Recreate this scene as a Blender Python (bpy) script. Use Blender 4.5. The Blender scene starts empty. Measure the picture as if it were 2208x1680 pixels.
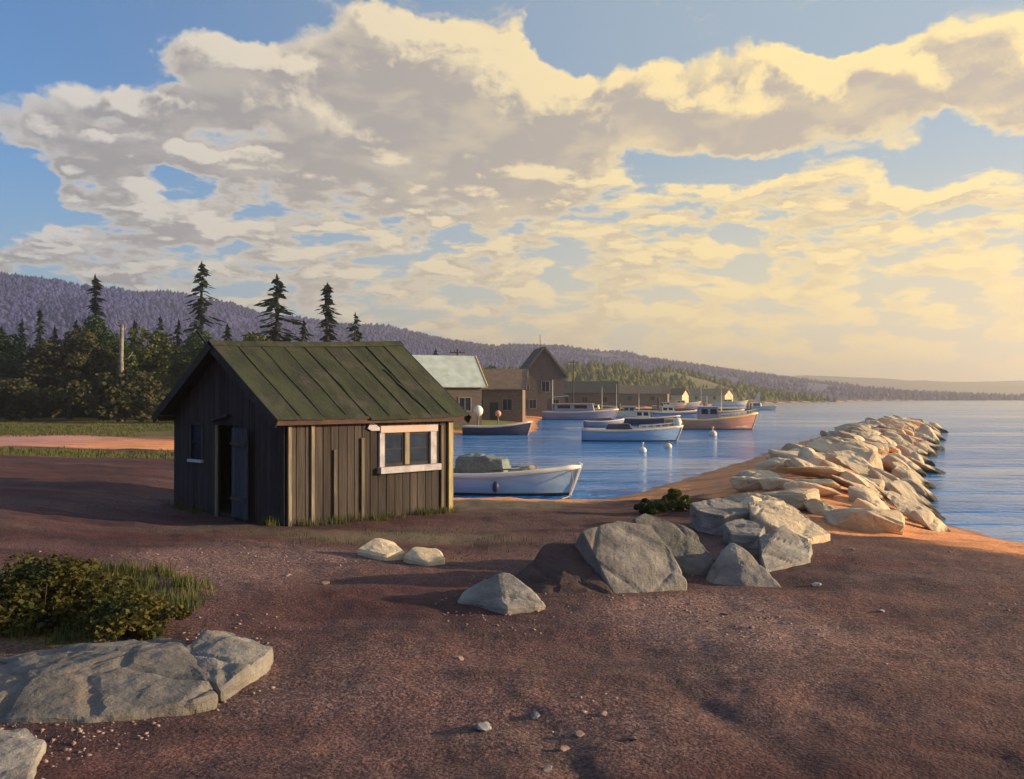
import bpy, bmesh, math, random
import numpy as np
from mathutils import Vector, Matrix, noise as mnoise

R = math.radians
scene = bpy.context.scene
COL = scene.collection

# ------------------------------------------------------------------ camera
EYE = 2.3
F = 2000.0            # focal length in units of a 2208 wide frame
HY = 855.0            # height of the horizon in that frame (frame 2208 x 1680)
cam_d = bpy.data.cameras.new('camera')
cam = bpy.data.objects.new('camera', cam_d)
COL.objects.link(cam)
cam.location = (0, 0, EYE)
cam.rotation_euler = (R(90), 0, 0)
cam_d.sensor_width = 36
cam_d.lens = F / 2208 * 36
cam_d.shift_y = (HY - 840) / 2208
cam_d.clip_start = 0.1
cam_d.clip_end = 30000
scene.camera = cam

# ------------------------------------------------------------------ light
SUN_AZ, SUN_EL = 88.0, 11.5          # degrees right of the view, degrees up
SUN_STRENGTH = 5.0
SKY_STRENGTH = 0.05
EXPOSURE = 1.12
sd = bpy.data.lights.new('sun', 'SUN')
sd.energy = SUN_STRENGTH
sd.angle = R(0.6)
sd.color = (1.0, 0.74, 0.44)
sun = bpy.data.objects.new('sun', sd)
COL.objects.link(sun)
SV = Vector((math.sin(R(SUN_AZ)) * math.cos(R(SUN_EL)), math.cos(R(SUN_AZ)) * math.cos(R(SUN_EL)), math.sin(R(SUN_EL))))
sun.rotation_euler = SV.to_track_quat('Z', 'Y').to_euler()
sun.location = SV * 60

scene.view_settings.view_transform = 'Standard'
scene.view_settings.look = 'None'
scene.view_settings.gamma = 1.0
scene.view_settings.exposure = EXPOSURE
scene.view_settings.use_curve_mapping = False


class NT:
    """small helper to write node expressions"""
    def __init__(self, tree):
        self.t = tree
        self.n = tree.nodes
        self.l = tree.links

    def put(self, sock, v):
        if isinstance(v, bpy.types.NodeSocket):
            self.l.new(v, sock)
        elif v is not None:
            if sock.type == 'RGBA' and len(v) == 3:
                v = (*v, 1)
            sock.default_value = v

    def math(self, op, a, b=None, c=None, clamp=False):
        m = self.n.new('ShaderNodeMath')
        m.operation = op
        m.use_clamp = clamp
        for i, v in enumerate((a, b, c)):
            if v is not None:
                self.put(m.inputs[i], v)
        return m.outputs[0]

    def vmath(self, op, a, b=None, c=None):
        m = self.n.new('ShaderNodeVectorMath')
        m.operation = op
        for i, v in enumerate((a, b, c)):
            if v is not None:
                self.put(m.inputs[i], v)
        return m.outputs['Value'] if op in ('DOT_PRODUCT', 'LENGTH', 'DISTANCE') else m.outputs['Vector']

    def noise(self, vec, scale, detail=4, rough=0.55, color=False, dist=0.0):
        m = self.n.new('ShaderNodeTexNoise')
        if vec is not None:
            self.put(m.inputs['Vector'], vec)
        m.inputs['Scale'].default_value = scale
        m.inputs['Detail'].default_value = detail
        m.inputs['Roughness'].default_value = rough
        m.inputs['Distortion'].default_value = dist
        return m.outputs['Color'] if color else m.outputs['Fac']

    def smooth(self, x, lo, hi):
        m = self.n.new('ShaderNodeMapRange')
        m.interpolation_type = 'SMOOTHSTEP'
        self.put(m.inputs[0], x)
        m.inputs[1].default_value = lo
        m.inputs[2].default_value = hi
        m.inputs[3].default_value = 0
        m.inputs[4].default_value = 1
        return m.outputs[0]

    def mix(self, f, a, b, mode='MIX'):
        m = self.n.new('ShaderNodeMix')
        m.data_type = 'RGBA'
        m.blend_type = mode
        self.put(m.inputs[0], f)
        self.put(m.inputs[6], a)
        self.put(m.inputs[7], b)
        return m.outputs[2]

    def comb(self, x, y, z):
        m = self.n.new('ShaderNodeCombineXYZ')
        for i, v in enumerate((x, y, z)):
            self.put(m.inputs[i], v)
        return m.outputs[0]

    def sep(self, v):
        m = self.n.new('ShaderNodeSeparateXYZ')
        self.put(m.inputs[0], v)
        return m.outputs


# ------------------------------------------------------------------ sky
def azel(px, py):
    """direction of a point of the view in tens of degrees"""
    a = math.atan((px - 1104) / F)
    e = math.atan((HY - py) / F * math.cos(a))
    return math.degrees(a) / 10, math.degrees(e) / 10


world = bpy.data.worlds.new('World')
scene.world = world
world.use_nodes = True
wt = world.node_tree
wt.nodes.clear()
w = NT(wt)
tc = w.n.new('ShaderNodeTexCoord')
DIR = tc.outputs['Generated']
dx, dy, dz = w.sep(DIR)
az = w.math('MULTIPLY', w.math('ARCTAN2', dx, dy), 180 / math.pi / 10)
el = w.math('MULTIPLY', w.math('ARCSINE', dz), 180 / math.pi / 10)
UV = w.comb(az, el, 0.0)

# cloud banks: centre and half size in the sky, weight
BLOBS = [
    (820, 190, 430, 200, 1.5), (540, 290, 340, 130, 1.0), (240, 260, 210, 170, .8), (430, 105, 150, 65, .65),
    (1120, 280, 250, 200, .85), (980, 60, 200, 120, .5), (1480, 215, 340, 130, 1.1), (1760, 225, 360, 115, 1.05),
    (2060, 140, 240, 130, .8), (2300, 200, 250, 160, .6), (900, 400, 460, 80, .6), (330, 490, 330, 75, .55), (-500, 300, 350, 160, .8), (2600, 330, 500, 300, .5),
    (40, 250, 120, 55, .5), (75, 75, 40, 20, .5),
    # gaps of blue
    (110, 60, 260, 130, -1.2), (0, 420, 230, 130, -1.3), (250, 243, 70, 40, -.8), (545, 283, 130, 40, -1.3), (640, 50, 170, 80, -.75),
    (1290, 60, 190, 110, -1.0), (1850, 60, 210, 80, -.95), (1520, 350, 260, 60, -.5), (2110, 340, 260, 80, -.5),
]


def cloud_field(uv):
    wn = w.noise(uv, 1.3, 5, .6, color=True)
    wv = w.vmath('MULTIPLY_ADD', wn, (.9, .55, 0), (-.45, -.275, 0))
    p = w.vmath('ADD', uv, wv)
    acc = None
    for (x, y, rx, ry, k) in BLOBS:
        cx, cy = azel(x, y)
        ax = abs(azel(x + rx, y)[0] - cx)
        ay = abs(azel(x, y - ry)[1] - cy)
        q = w.vmath('MULTIPLY_ADD', p, (1 / ax, 1 / ay, 0), (-cx / ax, -cy / ay, 0))
        d2 = w.vmath('DOT_PRODUCT', q, q)
        g = w.math('SUBTRACT', 1.0, d2, clamp=True)
        acc = w.math('MULTIPLY', g, k) if acc is None else w.math('MULTIPLY_ADD', g, k, acc)
    # torn streaky detail
    st = w.vmath('MULTIPLY', w.vmath('MULTIPLY_ADD', wn, (.35, .3, 0), p), (1.0, 2.1, 1))
    n1 = w.noise(st, 1.6, 7, .62)
    # broken flecks in rows, lower in the sky
    fl = w.noise(w.vmath('MULTIPLY_ADD', wn, (.5, .35, 0), w.vmath('MULTIPLY', uv, (1.15, 3.6, 1))), 2.3, 5, .55)
    low = w.math('SUBTRACT', 1.0, w.smooth(w.sep(uv)[1], .95, 1.75))
    f2 = w.math('MULTIPLY', w.math('MULTIPLY_ADD', fl, 4.2, -1.68), low)
    return w.math('ADD', w.math('ADD', acc, f2), w.math('MULTIPLY_ADD', n1, 1.5, -.78))


cov = cloud_field(UV)
covB = cloud_field(w.vmath('ADD', UV, (.10, .08, 0)))
alpha = w.smooth(cov, .04, .46)
lit = w.smooth(w.math('SUBTRACT', cov, covB), .06, .50)
core = w.smooth(cov, .15, .75)

sky = w.n.new('ShaderNodeTexSky')
sky.sky_type = 'NISHITA'
sky.sun_disc = False
sky.sun_elevation = R(SUN_EL)
sky.sun_rotation = R(SUN_AZ)
sky.air_density = 1.0
sky.dust_density = 1.4
sky.ozone_density = 2.0
sunang = w.vmath('DOT_PRODUCT', DIR, tuple(SV))
near = w.smooth(sunang, -.44, .40)      # 1 towards the sun
base = w.mix(1.0, sky.outputs['Color'], (.78, 1.34, 1.92), 'MULTIPLY')
# sunlit vapour: pale teal high up, gold low down, thickest on the sun's side
lowsky = w.math('SUBTRACT', 1.0, w.smooth(el, .15, 1.55))
vap = w.mix(lowsky, (4.4, 5.3, 5.4), (8.0, 7.0, 4.3))
vf = w.math('MULTIPLY', near, w.math('MULTIPLY_ADD', lowsky, .6, .62), clamp=True)
base = w.mix(vf, base, vap)
base = w.mix(w.math('MULTIPLY', lowsky, .35), base, (6.2, 6.3, 6.2))
# clouds: grey undersides, cream where the sun catches them
lightc = w.mix(near, (7.2, 6.7, 6.1), (11.2, 8.5, 3.7))
greyc = w.mix(near, (3.4, 3.15, 3.05), (5.0, 4.25, 3.5))
mott = w.smooth(w.noise(w.vmath('MULTIPLY', UV, (1.2, 3.0, 1)), 1.7, 5, .6, dist=.3), .30, .70)
tone = w.math('MULTIPLY', w.math('MULTIPLY_ADD', lit, -.9, 1.0), w.math('MULTIPLY_ADD', core, .85, .15))
tone = w.math('MULTIPLY', tone, w.math('MULTIPLY_ADD', mott, .5, .7), clamp=True)
tone = w.math('MULTIPLY', tone, w.math('MULTIPLY_ADD', w.math('MULTIPLY', lowsky, near), -.75, 1.0))
cl = w.mix(tone, lightc, greyc)
skyc = w.mix(w.math('MULTIPLY', alpha, .93), base, cl)
bg = w.n.new('ShaderNodeBackground')
w.put(bg.inputs['Color'], skyc)
bg.inputs['Strength'].default_value = SKY_STRENGTH
wo = w.n.new('ShaderNodeOutputWorld')
w.l.new(bg.outputs[0], wo.inputs[0])
world.cycles.sampling_method = 'MANUAL'
world.cycles.sample_map_resolution = 512

# ------------------------------------------------------------------ helpers
rnd = random.Random(11)


def PX(px, py, d):
    """a point seen at (px, py) that lies d metres ahead of the eye"""
    return Vector(((px - 1104) / F * d, d, EYE - (py - HY) / F * d))


def setp(o, label=None, cat=None, group=None, kind=None):
    if label: o['label'] = label
    if cat: o['category'] = cat
    if group: o['group'] = group
    if kind: o['kind'] = kind
    return o


def thing(name, label, cat, loc=(0, 0, 0), rz=0.0, group=None):
    o = bpy.data.objects.new(name, None)
    COL.objects.link(o)
    o.location = loc
    o.rotation_euler = (0, 0, rz)
    o.empty_display_size = .2
    return setp(o, label, cat, group)


def link(name, me, parent=None, loc=(0, 0, 0), rot=(0, 0, 0), scale=(1, 1, 1)):
    o = bpy.data.objects.new(name, me)
    COL.objects.link(o)
    o.parent = parent
    o.location = loc
    o.rotation_euler = rot
    o.scale = scale
    return o


def copy_tree(o, parent=None):
    c = o.copy()
    COL.objects.link(c)
    c.parent = parent
    for ch in o.children:
        copy_tree(ch, c)
    return c


def np_mesh(name, verts, faces, mat=None, smooth=False, k=None):
    verts = np.asarray(verts, dtype=np.float32).reshape(-1, 3)
    faces = np.asarray(faces, dtype=np.int32)
    k = faces.shape[1]
    me = bpy.data.meshes.new(name)
    me.vertices.add(len(verts))
    me.vertices.foreach_set('co', verts.ravel())
    me.loops.add(faces.size)
    me.loops.foreach_set('vertex_index', faces.ravel())
    me.polygons.add(len(faces))
    me.polygons.foreach_set('loop_start', np.arange(0, faces.size, k, dtype=np.int32))
    me.polygons.foreach_set('loop_total', np.full(len(faces), k, dtype=np.int32))
    if smooth:
        me.polygons.foreach_set('use_smooth', np.ones(len(faces), dtype=bool))
    me.update(calc_edges=True)
    if mat:
        me.materials.append(mat)
    return me


class MB:
    """collects boxes, tubes and sheets for one mesh"""
    def __init__(self):
        self.v = []
        self.f = []

    def add(self, vs, fs):
        b = len(self.v)
        self.v += [tuple(p) for p in vs]
        self.f += [tuple(i + b for i in q) for q in fs]
        return self

    def box(self, lo, hi):
        x0, y0, z0 = lo
        x1, y1, z1 = hi
        return self.add([(x0, y0, z0), (x1, y0, z0), (x1, y1, z0), (x0, y1, z0), (x0, y0, z1), (x1, y0, z1), (x1, y1, z1), (x0, y1, z1)],
                        [(0, 3, 2, 1), (4, 5, 6, 7), (0, 1, 5, 4), (1, 2, 6, 5), (2, 3, 7, 6), (3, 0, 4, 7)])

    def hexa(self, b, t):
        """eight corners: four below, four above"""
        return self.add(list(b) + list(t), [(0, 3, 2, 1), (4, 5, 6, 7), (0, 1, 5, 4), (1, 2, 6, 5), (2, 3, 7, 6), (3, 0, 4, 7)])

    def beam(self, a, b, wd, ht, up=(0, 0, 1)):
        a, b, up = Vector(a), Vector(b), Vector(up)
        d = (b - a).normalized()
        s = d.cross(up).normalized() * (wd / 2)
        u = s.normalized().cross(d).normalized() * (ht / 2)
        return self.hexa([a - s - u, a + s - u, b + s - u, b - s - u], [a - s + u, a + s + u, b + s + u, b - s + u])

    def tube(self, pts, rads, n=8, cap=True):
        pts = [Vector(p) for p in pts]
        b = len(self.v)
        for i, p in enumerate(pts):
            d = (pts[min(i + 1, len(pts) - 1)] - pts[max(i - 1, 0)]).normalized()
            ref = Vector((1, 0, 0)) if abs(d.x) < .8 else Vector((0, 1, 0))
            s = d.cross(ref).normalized()
            u = s.cross(d)
            r = rads[i] if hasattr(rads, '__len__') else rads
            for k in range(n):
                a = 2 * math.pi * k / n
                self.v.append(tuple(p + s * math.cos(a) * r + u * math.sin(a) * r))
        for i in range(len(pts) - 1):
            for k in range(n):
                k2 = (k + 1) % n
                self.f.append((b + i * n + k, b + (i + 1) * n + k, b + (i + 1) * n + k2, b + i * n + k2))
        if cap:
            self.f.append(tuple(b + k for k in range(n)))
            self.f.append(tuple(b + (len(pts) - 1) * n + k for k in reversed(range(n))))
        return self

    def lathe(self, prof, n=16, c=(0, 0, 0)):
        b = len(self.v)
        for (r, z) in prof:
            for k in range(n):
                a = 2 * math.pi * k / n
                self.v.append((c[0] + r * math.cos(a), c[1] + r * math.sin(a), c[2] + z))
        for i in range(len(prof) - 1):
            for k in range(n):
                k2 = (k + 1) % n
                self.f.append((b + i * n + k, b + i * n + k2, b + (i + 1) * n + k2, b + (i + 1) * n + k))
        return self

    def mesh(self, name, mat, smooth=False, bevel=0.0):
        me = bpy.data.meshes.new(name)
        me.from_pydata(self.v, [], self.f)
        bm = bmesh.new()
        bm.from_mesh(me)
        bmesh.ops.recalc_face_normals(bm, faces=bm.faces)
        if bevel:
            bmesh.ops.bevel(bm, geom=bm.edges[:], offset=bevel, segments=1, affect='EDGES', clamp_overlap=True)
        for f in bm.faces:
            f.smooth = smooth
        bm.to_mesh(me)
        bm.free()
        me.materials.append(mat)
        return me

    def build(self, name, mat, parent=None, smooth=False, bevel=0.0, **k):
        return link(name, self.mesh(name, mat, smooth, bevel), parent, **k)


# smooth lattice noise on arrays
def vnoise(x, y, seed=0):
    xi = np.floor(x).astype(np.int64)
    yi = np.floor(y).astype(np.int64)
    fx, fy = x - xi, y - yi
    fx = fx * fx * (3 - 2 * fx)
    fy = fy * fy * (3 - 2 * fy)

    def h(a, b):
        n = (a * 374761393 + b * 668265263 + seed * 1442695041) & 0x7fffffff
        n = ((n ^ (n >> 13)) * 1274126177) & 0x7fffffff
        return ((n ^ (n >> 16)) & 0xffff) / 65535.0
    a, b, c, d = h(xi, yi), h(xi + 1, yi), h(xi, yi + 1), h(xi + 1, yi + 1)
    return (a * (1 - fx) + b * fx) * (1 - fy) + (c * (1 - fx) + d * fx) * fy - .5


def fbm(x, y, seed=0, oct=4, gain=.5):
    s, a, f = 0, 1, 1
    for i in range(oct):
        s = s + a * vnoise(x * f + 17.3 * i, y * f - 9.1 * i, seed + i)
        a *= gain
        f *= 2.03
    return s


def sstep(x, lo, hi):
    t = np.clip((x - lo) / (hi - lo), 0, 1)
    return t * t * (3 - 2 * t)


# ------------------------------------------------------------------ materials
def new_mat(name):
    m = bpy.data.materials.new(name)
    m.use_nodes = True
    t = NT(m.node_tree)
    b = t.n['Principled BSDF']
    return m, t, b


def mat(name, c1, c2=None, scale=3.0, rough=.8, bump=.0, bscale=None, stretch=(1, 1, 1), vary=0.0, spec=.3, detail=5, metal=0.0, bdist=.05, rocky=False):
    """two tones mixed by noise, a per object change of tone, fine relief"""
    m, t, b = new_mat(name)
    c2 = c2 or tuple(v * .7 for v in c1)
    tcn = t.n.new('ShaderNodeTexCoord')
    v = t.vmath('MULTIPLY', tcn.outputs['Object'], stretch)
    oi = t.n.new('ShaderNodeObjectInfo')
    v = t.vmath('ADD', v, t.vmath('MULTIPLY', t.comb(oi.outputs['Random'], oi.outputs['Random'], oi.outputs['Random']), (37, 91, 53)))
    f = t.smooth(t.noise(v, scale, detail, .6), .32, .68)
    c = t.mix(f, c1, c2)
    if vary:
        k = t.math('MULTIPLY_ADD', oi.outputs['Random'], 2 * vary, 1 - vary)
        c = t.mix(1.0, c, t.comb(k, k, k), 'MULTIPLY')
    t.put(b.inputs['Base Color'], c)
    b.inputs['Roughness'].default_value = rough
    b.inputs['Specular IOR Level'].default_value = spec
    b.inputs['Metallic'].default_value = metal
    if bump and not rocky:
        bn = t.n.new('ShaderNodeBump')
        bn.inputs['Strength'].default_value = bump
        bn.inputs['Distance'].default_value = bdist
        t.put(bn.inputs['Height'], t.noise(v, bscale or scale * 4, 6, .65))
        t.l.new(bn.outputs[0], b.inputs['Normal'])
    if rocky:                      # bedding lines, pits and lichen in the size of the real stone
        gp_ = t.n.new('ShaderNodeNewGeometry').outputs['Position']
        lich = t.smooth(t.noise(gp_, 3.2, 5, .7), .56, .64)
        c = t.mix(t.math('MULTIPLY', lich, .3), c, tuple(q * .42 for q in c1))
        ochre = t.smooth(t.noise(t.vmath('ADD', gp_, (9, 4, 2)), 1.1, 4, .6), .55, .72)
        c = t.mix(t.math('MULTIPLY', ochre, .35), c, (c1[0] * 1.05, c1[1] * .82, c1[2] * .58))
        t.put(b.inputs['Base Color'], c)
        # weed and wet stone up to the tide mark
        zz = t.math('ADD', t.sep(gp_)[2], t.math('MULTIPLY_ADD', t.noise(gp_, 2.0, 4), .5, -.25))
        c = t.mix(t.math('SUBTRACT', 1.0, t.smooth(zz, -.56, -.38)), c, (.055, .05, .036))
        t.put(b.inputs['Base Color'], c)
        bed = t.noise(t.vmath('MULTIPLY', v, (1.2, 1.2, 6)), 2.4, 5, .65)
        pit = t.noise(gp_, 17, 6, .72)
        bn = t.n.new('ShaderNodeBump')
        bn.inputs['Strength'].default_value = bump
        bn.inputs['Distance'].default_value = bdist
        t.put(bn.inputs['Height'], t.math('ADD', t.math('MULTIPLY', bed, .8), t.math('MULTIPLY', pit, .7)))
        t.l.new(bn.outputs[0], b.inputs['Normal'])
    return m


M = {}
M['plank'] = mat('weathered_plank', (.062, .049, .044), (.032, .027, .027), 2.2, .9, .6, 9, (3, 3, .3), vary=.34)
M['plank_dark'] = mat('dark_plank', (.040, .033, .034), (.022, .019, .022), 2.2, .85, .5, 9, (3, 3, .35), vary=.25)  # same plank in a darker tone
M['batten'] = mat('pale_batten', (.26, .21, .15), (.13, .105, .08), 3, .8, .4, 12, (3, 3, .5), vary=.15)
M['cornerboard'] = mat('sunlit_corner_board', (.38, .31, .15), (.24, .19, .09), 3, .75, .3, 12, (3, 3, .5))  # yellow of the low sun is put into the board's colour
M['trim'] = mat('chipped_window_trim', (.45, .42, .46), (.30, .27, .30), 5, .7, .3, 14, vary=.12)
M['trim_pink'] = mat('pinkish_head_trim', (.5, .30, .25), (.40, .36, .36), 3, .7, .3, 14)
M['barge'] = mat('dark_barge_board', (.036, .030, .032), (.022, .018, .02), 3, .8, .4, 12)
M['door'] = mat('blue_grey_door_board', (.042, .046, .066), (.026, .028, .04), 2.2, .7, .4, 10, (3, 3, .4), vary=.2)
M['fascia'] = mat('red_brown_fascia', (.075, .036, .03), (.04, .022, .02), 3, .8, .3, 12)
M['glass'] = mat('old_glass', (.012, .024, .052), (.007, .013, .030), 2.5, .12, .2, 4, spec=.06)
M['batten_brown'] = mat('brown_batten', (.15, .115, .085), (.075, .06, .05), 3, .85, .4, 12, (3, 3, .5), vary=.15)
M['hinge'] = mat('rusty_iron', (.12, .055, .03), (.05, .03, .025), 9, .7, .4, 20)
M['floor'] = mat('shed_floor', (.03, .025, .022))
M['roof'] = mat('mossy_roof_felt', (.040, .047, .024), (.020, .025, .017), 1.6, .95, .7, 14, (2.2, .5, 1), vary=.14)
mt_ = M['roof']
t_n = NT(mt_.node_tree)
gpos = t_n.n.new('ShaderNodeNewGeometry').outputs['Position']
patch = t_n.smooth(t_n.noise(gpos, 1.3, 6, .7), .50, .66)
old = mt_.node_tree.nodes['Principled BSDF'].inputs['Base Color'].links[0].from_socket
t_n.put(mt_.node_tree.nodes['Principled BSDF'].inputs['Base Color'], t_n.mix(t_n.math('MULTIPLY', patch, .7), old, (.062, .054, .046)))
M['rock'] = mat('grey_rock', (.30, .275, .245), (.15, .135, .13), 1.5, .9, .6, 7, vary=.14, bdist=.09, rocky=True)
M['rock_mid'] = mat('mid_grey_rock', (.20, .18, .165), (.105, .098, .095), 1.3, .9, .6, 7, vary=.1, bdist=.09, rocky=True)  # darker grey version of the rock
M['rock_shade_red'] = mat('shade_red_rock', (.105, .062, .056), (.06, .04, .04), 1.5, .9, .6, 7, vary=.1, bdist=.09, rocky=True)  # shade side of the biggest boulder, put into a dark red stone colour
M['rock_dark'] = mat('dark_rock', (.13, .12, .115), (.075, .075, .07), 1.5, .9, .6, 7, vary=.15, bdist=.09, rocky=True)
M['rock_pale'] = mat('pale_limestone', (.68, .54, .36), (.50, .39, .27), 1.1, .9, .6, 6, vary=.18, bdist=.09, rocky=True)
M['bark'] = mat('bark', (.07, .055, .045), (.035, .03, .025), 6, .95, .5, 12, (1, 1, .3))
M['pale_bark'] = mat('pale_bark', (.24, .21, .17), (.11, .095, .08), 2, .85, .4, 8, (1, 1, 1.5))


def leaf_mat(name, c1, c2, scale=.6):
    m, t, b = new_mat(name)
    g = t.n.new('ShaderNodeNewGeometry')
    oi = t.n.new('ShaderNodeObjectInfo')
    f = t.smooth(t.noise(g.outputs['Position'], scale, 4, .6), .3, .7)
    c = t.mix(f, c1, c2)
    k = t.math('MULTIPLY_ADD', oi.outputs['Random'], .4, .8)
    c = t.mix(1.0, c, t.comb(k, k, k), 'MULTIPLY')
    t.put(b.inputs['Base Color'], c)
    b.inputs['Roughness'].default_value = .75
    b.inputs['Specular IOR Level'].default_value = .2
    tr = t.n.new('ShaderNodeBsdfTranslucent')
    t.put(tr.inputs[0], c)
    mx = t.n.new('ShaderNodeMixShader')
    mx.inputs[0].default_value = .25
    t.l.new(b.outputs[0], mx.inputs[1])
    t.l.new(tr.outputs[0], mx.inputs[2])
    t.l.new(mx.outputs[0], t.n['Material Output'].inputs[0])
    return m


M['needle'] = leaf_mat('spruce_needles', (.030, .050, .026), (.018, .032, .022))
M['needle_blue'] = leaf_mat('blue_spruce_needles', (.045, .075, .06), (.025, .045, .036))
M['leaf'] = leaf_mat('dark_leaves', (.036, .066, .018), (.02, .040, .014))
M['leaf_olive'] = leaf_mat('olive_leaves', (.115, .120, .030), (.060, .074, .020))
M['leaf_brown'] = leaf_mat('brown_olive_leaves', (.075, .070, .026), (.040, .046, .018))
M['grassblade'] = leaf_mat('grass_blades', (.12, .115, .03), (.05, .07, .022), 1.2)
M['shrub'] = leaf_mat('shrub_leaves', (.024, .038, .012), (.10, .085, .02), 2.4)
M['hilltree'] = leaf_mat('hill_trees', (.066, .070, .225), (.040, .042, .135), .012)  # violet of the distant air is put into the leaf colour

# ------------------------------------------------------------------ ground
WATER = -0.7
SEA = np.array([(10.4, 18.9), (10.1, 20.7), (9.4, 22.0), (8.9, 23.2), (9.4, 24.8), (12.2, 30), (17.4, 41), (25, 57), (33.6, 75), (37, 83), (34, 88), (27, 78),
                (19, 61), (11.9, 45.5), (7.2, 35.5), (4.3, 29.5), (2.7, 27.0), (1.5, 26.7), (-1.6, 27.0), (-4.2, 28.5), (-6.5, 34), (-6.8, 50), (-5.2, 64), (-5.4, 70), (-1.0, 75.5), (2.0, 78.5), (2.6, 92), (3.0, 112),
                (8, 150), (25, 205), (60, 290), (105, 400), (250, 640), (600, 1100), (1300, 1900), (3000, 2600), (9000, 3400), (9000, -2500), (300, -90), (90, -14),
                (40, 3), (22, 11), (14, 16)], dtype=float)


def shore(x, y):
    """distance to the waterline, positive on land"""
    x = np.asarray(x, float)
    y = np.asarray(y, float)
    n = len(SEA)
    dmin = np.full(x.shape, 1e18)
    ins = np.zeros(x.shape, bool)
    for i in range(n):
        ax, ay = SEA[i]
        bx, by = SEA[(i + 1) % n]
        ex, ey = bx - ax, by - ay
        t = np.clip(((x - ax) * ex + (y - ay) * ey) / (ex * ex + ey * ey), 0, 1)
        dmin = np.minimum(dmin, (x - ax - t * ex) ** 2 + (y - ay - t * ey) ** 2)
        c = ((ay > y) != (by > y))
        with np.errstate(divide='ignore', invalid='ignore'):
            xi = ax + (y - ay) / (by - ay if by != ay else 1e-9) * ex
        ins ^= c & (x < xi)
    return np.sqrt(dmin) * np.where(ins, -1, 1)


SPIT = [(5.6, 18.0), (8.0, 24.0), (10.2, 30.0), (16.4, 43.5), (23.5, 58.5), (34.0, 80.0)]


def spit_dist(x, y):
    d = np.full(np.shape(x), 1e18)
    for (ax, ay), (bx, by) in zip(SPIT[:-1], SPIT[1:]):
        ex, ey = bx - ax, by - ay
        t = np.clip(((x - ax) * ex + (y - ay) * ey) / (ex * ex + ey * ey), 0, 1)
        d = np.minimum(d, np.hypot(x - ax - t * ex, y - ay - t * ey))
    return d


def rut(x, y):
    """two old wheel tracks that sweep up from the foreground towards the breakwater"""
    xc = 1.7 - 1.9 * np.sin(np.clip((y - 4) / 9, 0, 1) * 1.5)
    e = np.abs(x - xc)
    k = np.exp(-((e - .72) / .16) ** 2) * (1 - sstep(y, 7.0, 9.5)) * (.55 + .9 * vnoise(x / 1.4, y / 1.4, 91))
    return np.clip(k, 0, 1)


def ground_z(x, y, fine=True):
    x = np.asarray(x, float)
    y = np.asarray(y, float)
    r = np.hypot(x, y)
    s = shore(x, y) + .45 * fbm(x / 2.2, y / 2.2, 5, 3) * sstep(r, 3, 12)
    z = np.where(s > 0, WATER + .74 * (1 - np.exp(-np.maximum(s, 0) / 5.0)), WATER + np.maximum(.16 * s, -4))
    land = sstep(s, 0, 5)
    z = z + .42 * sstep(-x, 5.5, 11) * sstep(y, 9, 13) * (1 - sstep(y, 26, 44))
    z = z + .20 * fbm(x / 7, y / 7, 2, 3) * land * (1 - .8 * np.exp(-((x + 4.2) ** 2 + (y - 18.8) ** 2) / 14))
    z = z + .75 * np.exp(-(spit_dist(x, y) / 2.0) ** 2) * sstep(y, 17, 24)
    z = z + sstep(s, 30, 240) * sstep(y, 60, 240) * 5.0
    if fine:
        k = np.clip(1.5 - r / 60, .15, 1)
        z = z - .045 * rut(x, y) * sstep(s, 1, 3)
        z = z + (.050 * fbm(x / 1.1, y / 1.1, 9, 3) + .030 * fbm(x / .34, y / .34, 21, 3)) * k * sstep(s, -.5, .8)
    return z


def gz(x, y):
    return float(ground_z(np.array([x]), np.array([y]), False)[0])


azs = np.concatenate([np.arange(-180, -50, 2.5), np.arange(-50, -33, .8), np.arange(-33, 33, .19), np.arange(33, 50, .8), np.arange(50, 180.1, 2.5)])
rads = np.concatenate([[.05, 1, 2, 3], 3 * 1.0125 ** np.arange(1, 260), 76 * 1.05 ** np.arange(1, 81)])
A, RR = np.meshgrid(np.radians(azs), rads)
gx, gy = np.sin(A) * RR, np.cos(A) * RR
gzv = ground_z(gx, gy)
nr, na = gx.shape
idx = np.arange(nr * na).reshape(nr, na)
quads = np.stack([idx[:-1, :-1], idx[:-1, 1:], idx[1:, 1:], idx[1:, :-1]], -1).reshape(-1, 4)[:, ::-1]
gverts = np.stack([gx, gy, gzv], -1).reshape(-1, 3)

# kinds of ground cover; orange is sand with sunlight put into its colour
S = shore(gx, gy)
sx, sy = gx, gy
n_a = fbm(sx / 3.0, sy / 3.0, 31, 4)
n_b = fbm(sx / 9.0, sy / 5.0, 37, 4)
orange = np.clip(1.25 * (1 - sstep(S + 2.2 * n_a, 1.8, 5.4)), 0, 1) * sstep(S, -.6, .15)
orange = np.maximum(orange, np.clip(np.exp(-((sx + 20) / 11) ** 2 - ((sy - 46 - .1 * (sx + 20)) / 7.5) ** 2) * 1.6 + n_b * .9 - .25, 0, 1) * sstep(-sx, 2, 6))
grass = sstep(sy + 22 * n_b, 29, 36) * sstep(S + 2.0 * n_a, 3.0, 6.5) * sstep(-sx + .0 * sy, -6, 2)
grass = np.maximum(grass, sstep(sy, 70, 110) * sstep(S, 4, 12))
lush = np.clip(np.exp(-((sx + 2.5) / 7) ** 2 - ((sy - 86) / 10) ** 2) * 1.8, 0, 1) * sstep(S, .7, 1.5)
orange = orange * (1 - lush)
grass = np.maximum(grass, lush)
grass = grass * (1 - np.clip(orange * 1.3, 0, 1))
grass = np.maximum(grass, np.clip(np.exp(-((sx + 5.3) / 1.7) ** 2 - ((sy - 10.6) / 1.9) ** 2) * 1.7 - .35 + n_a, 0, 1))
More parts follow.
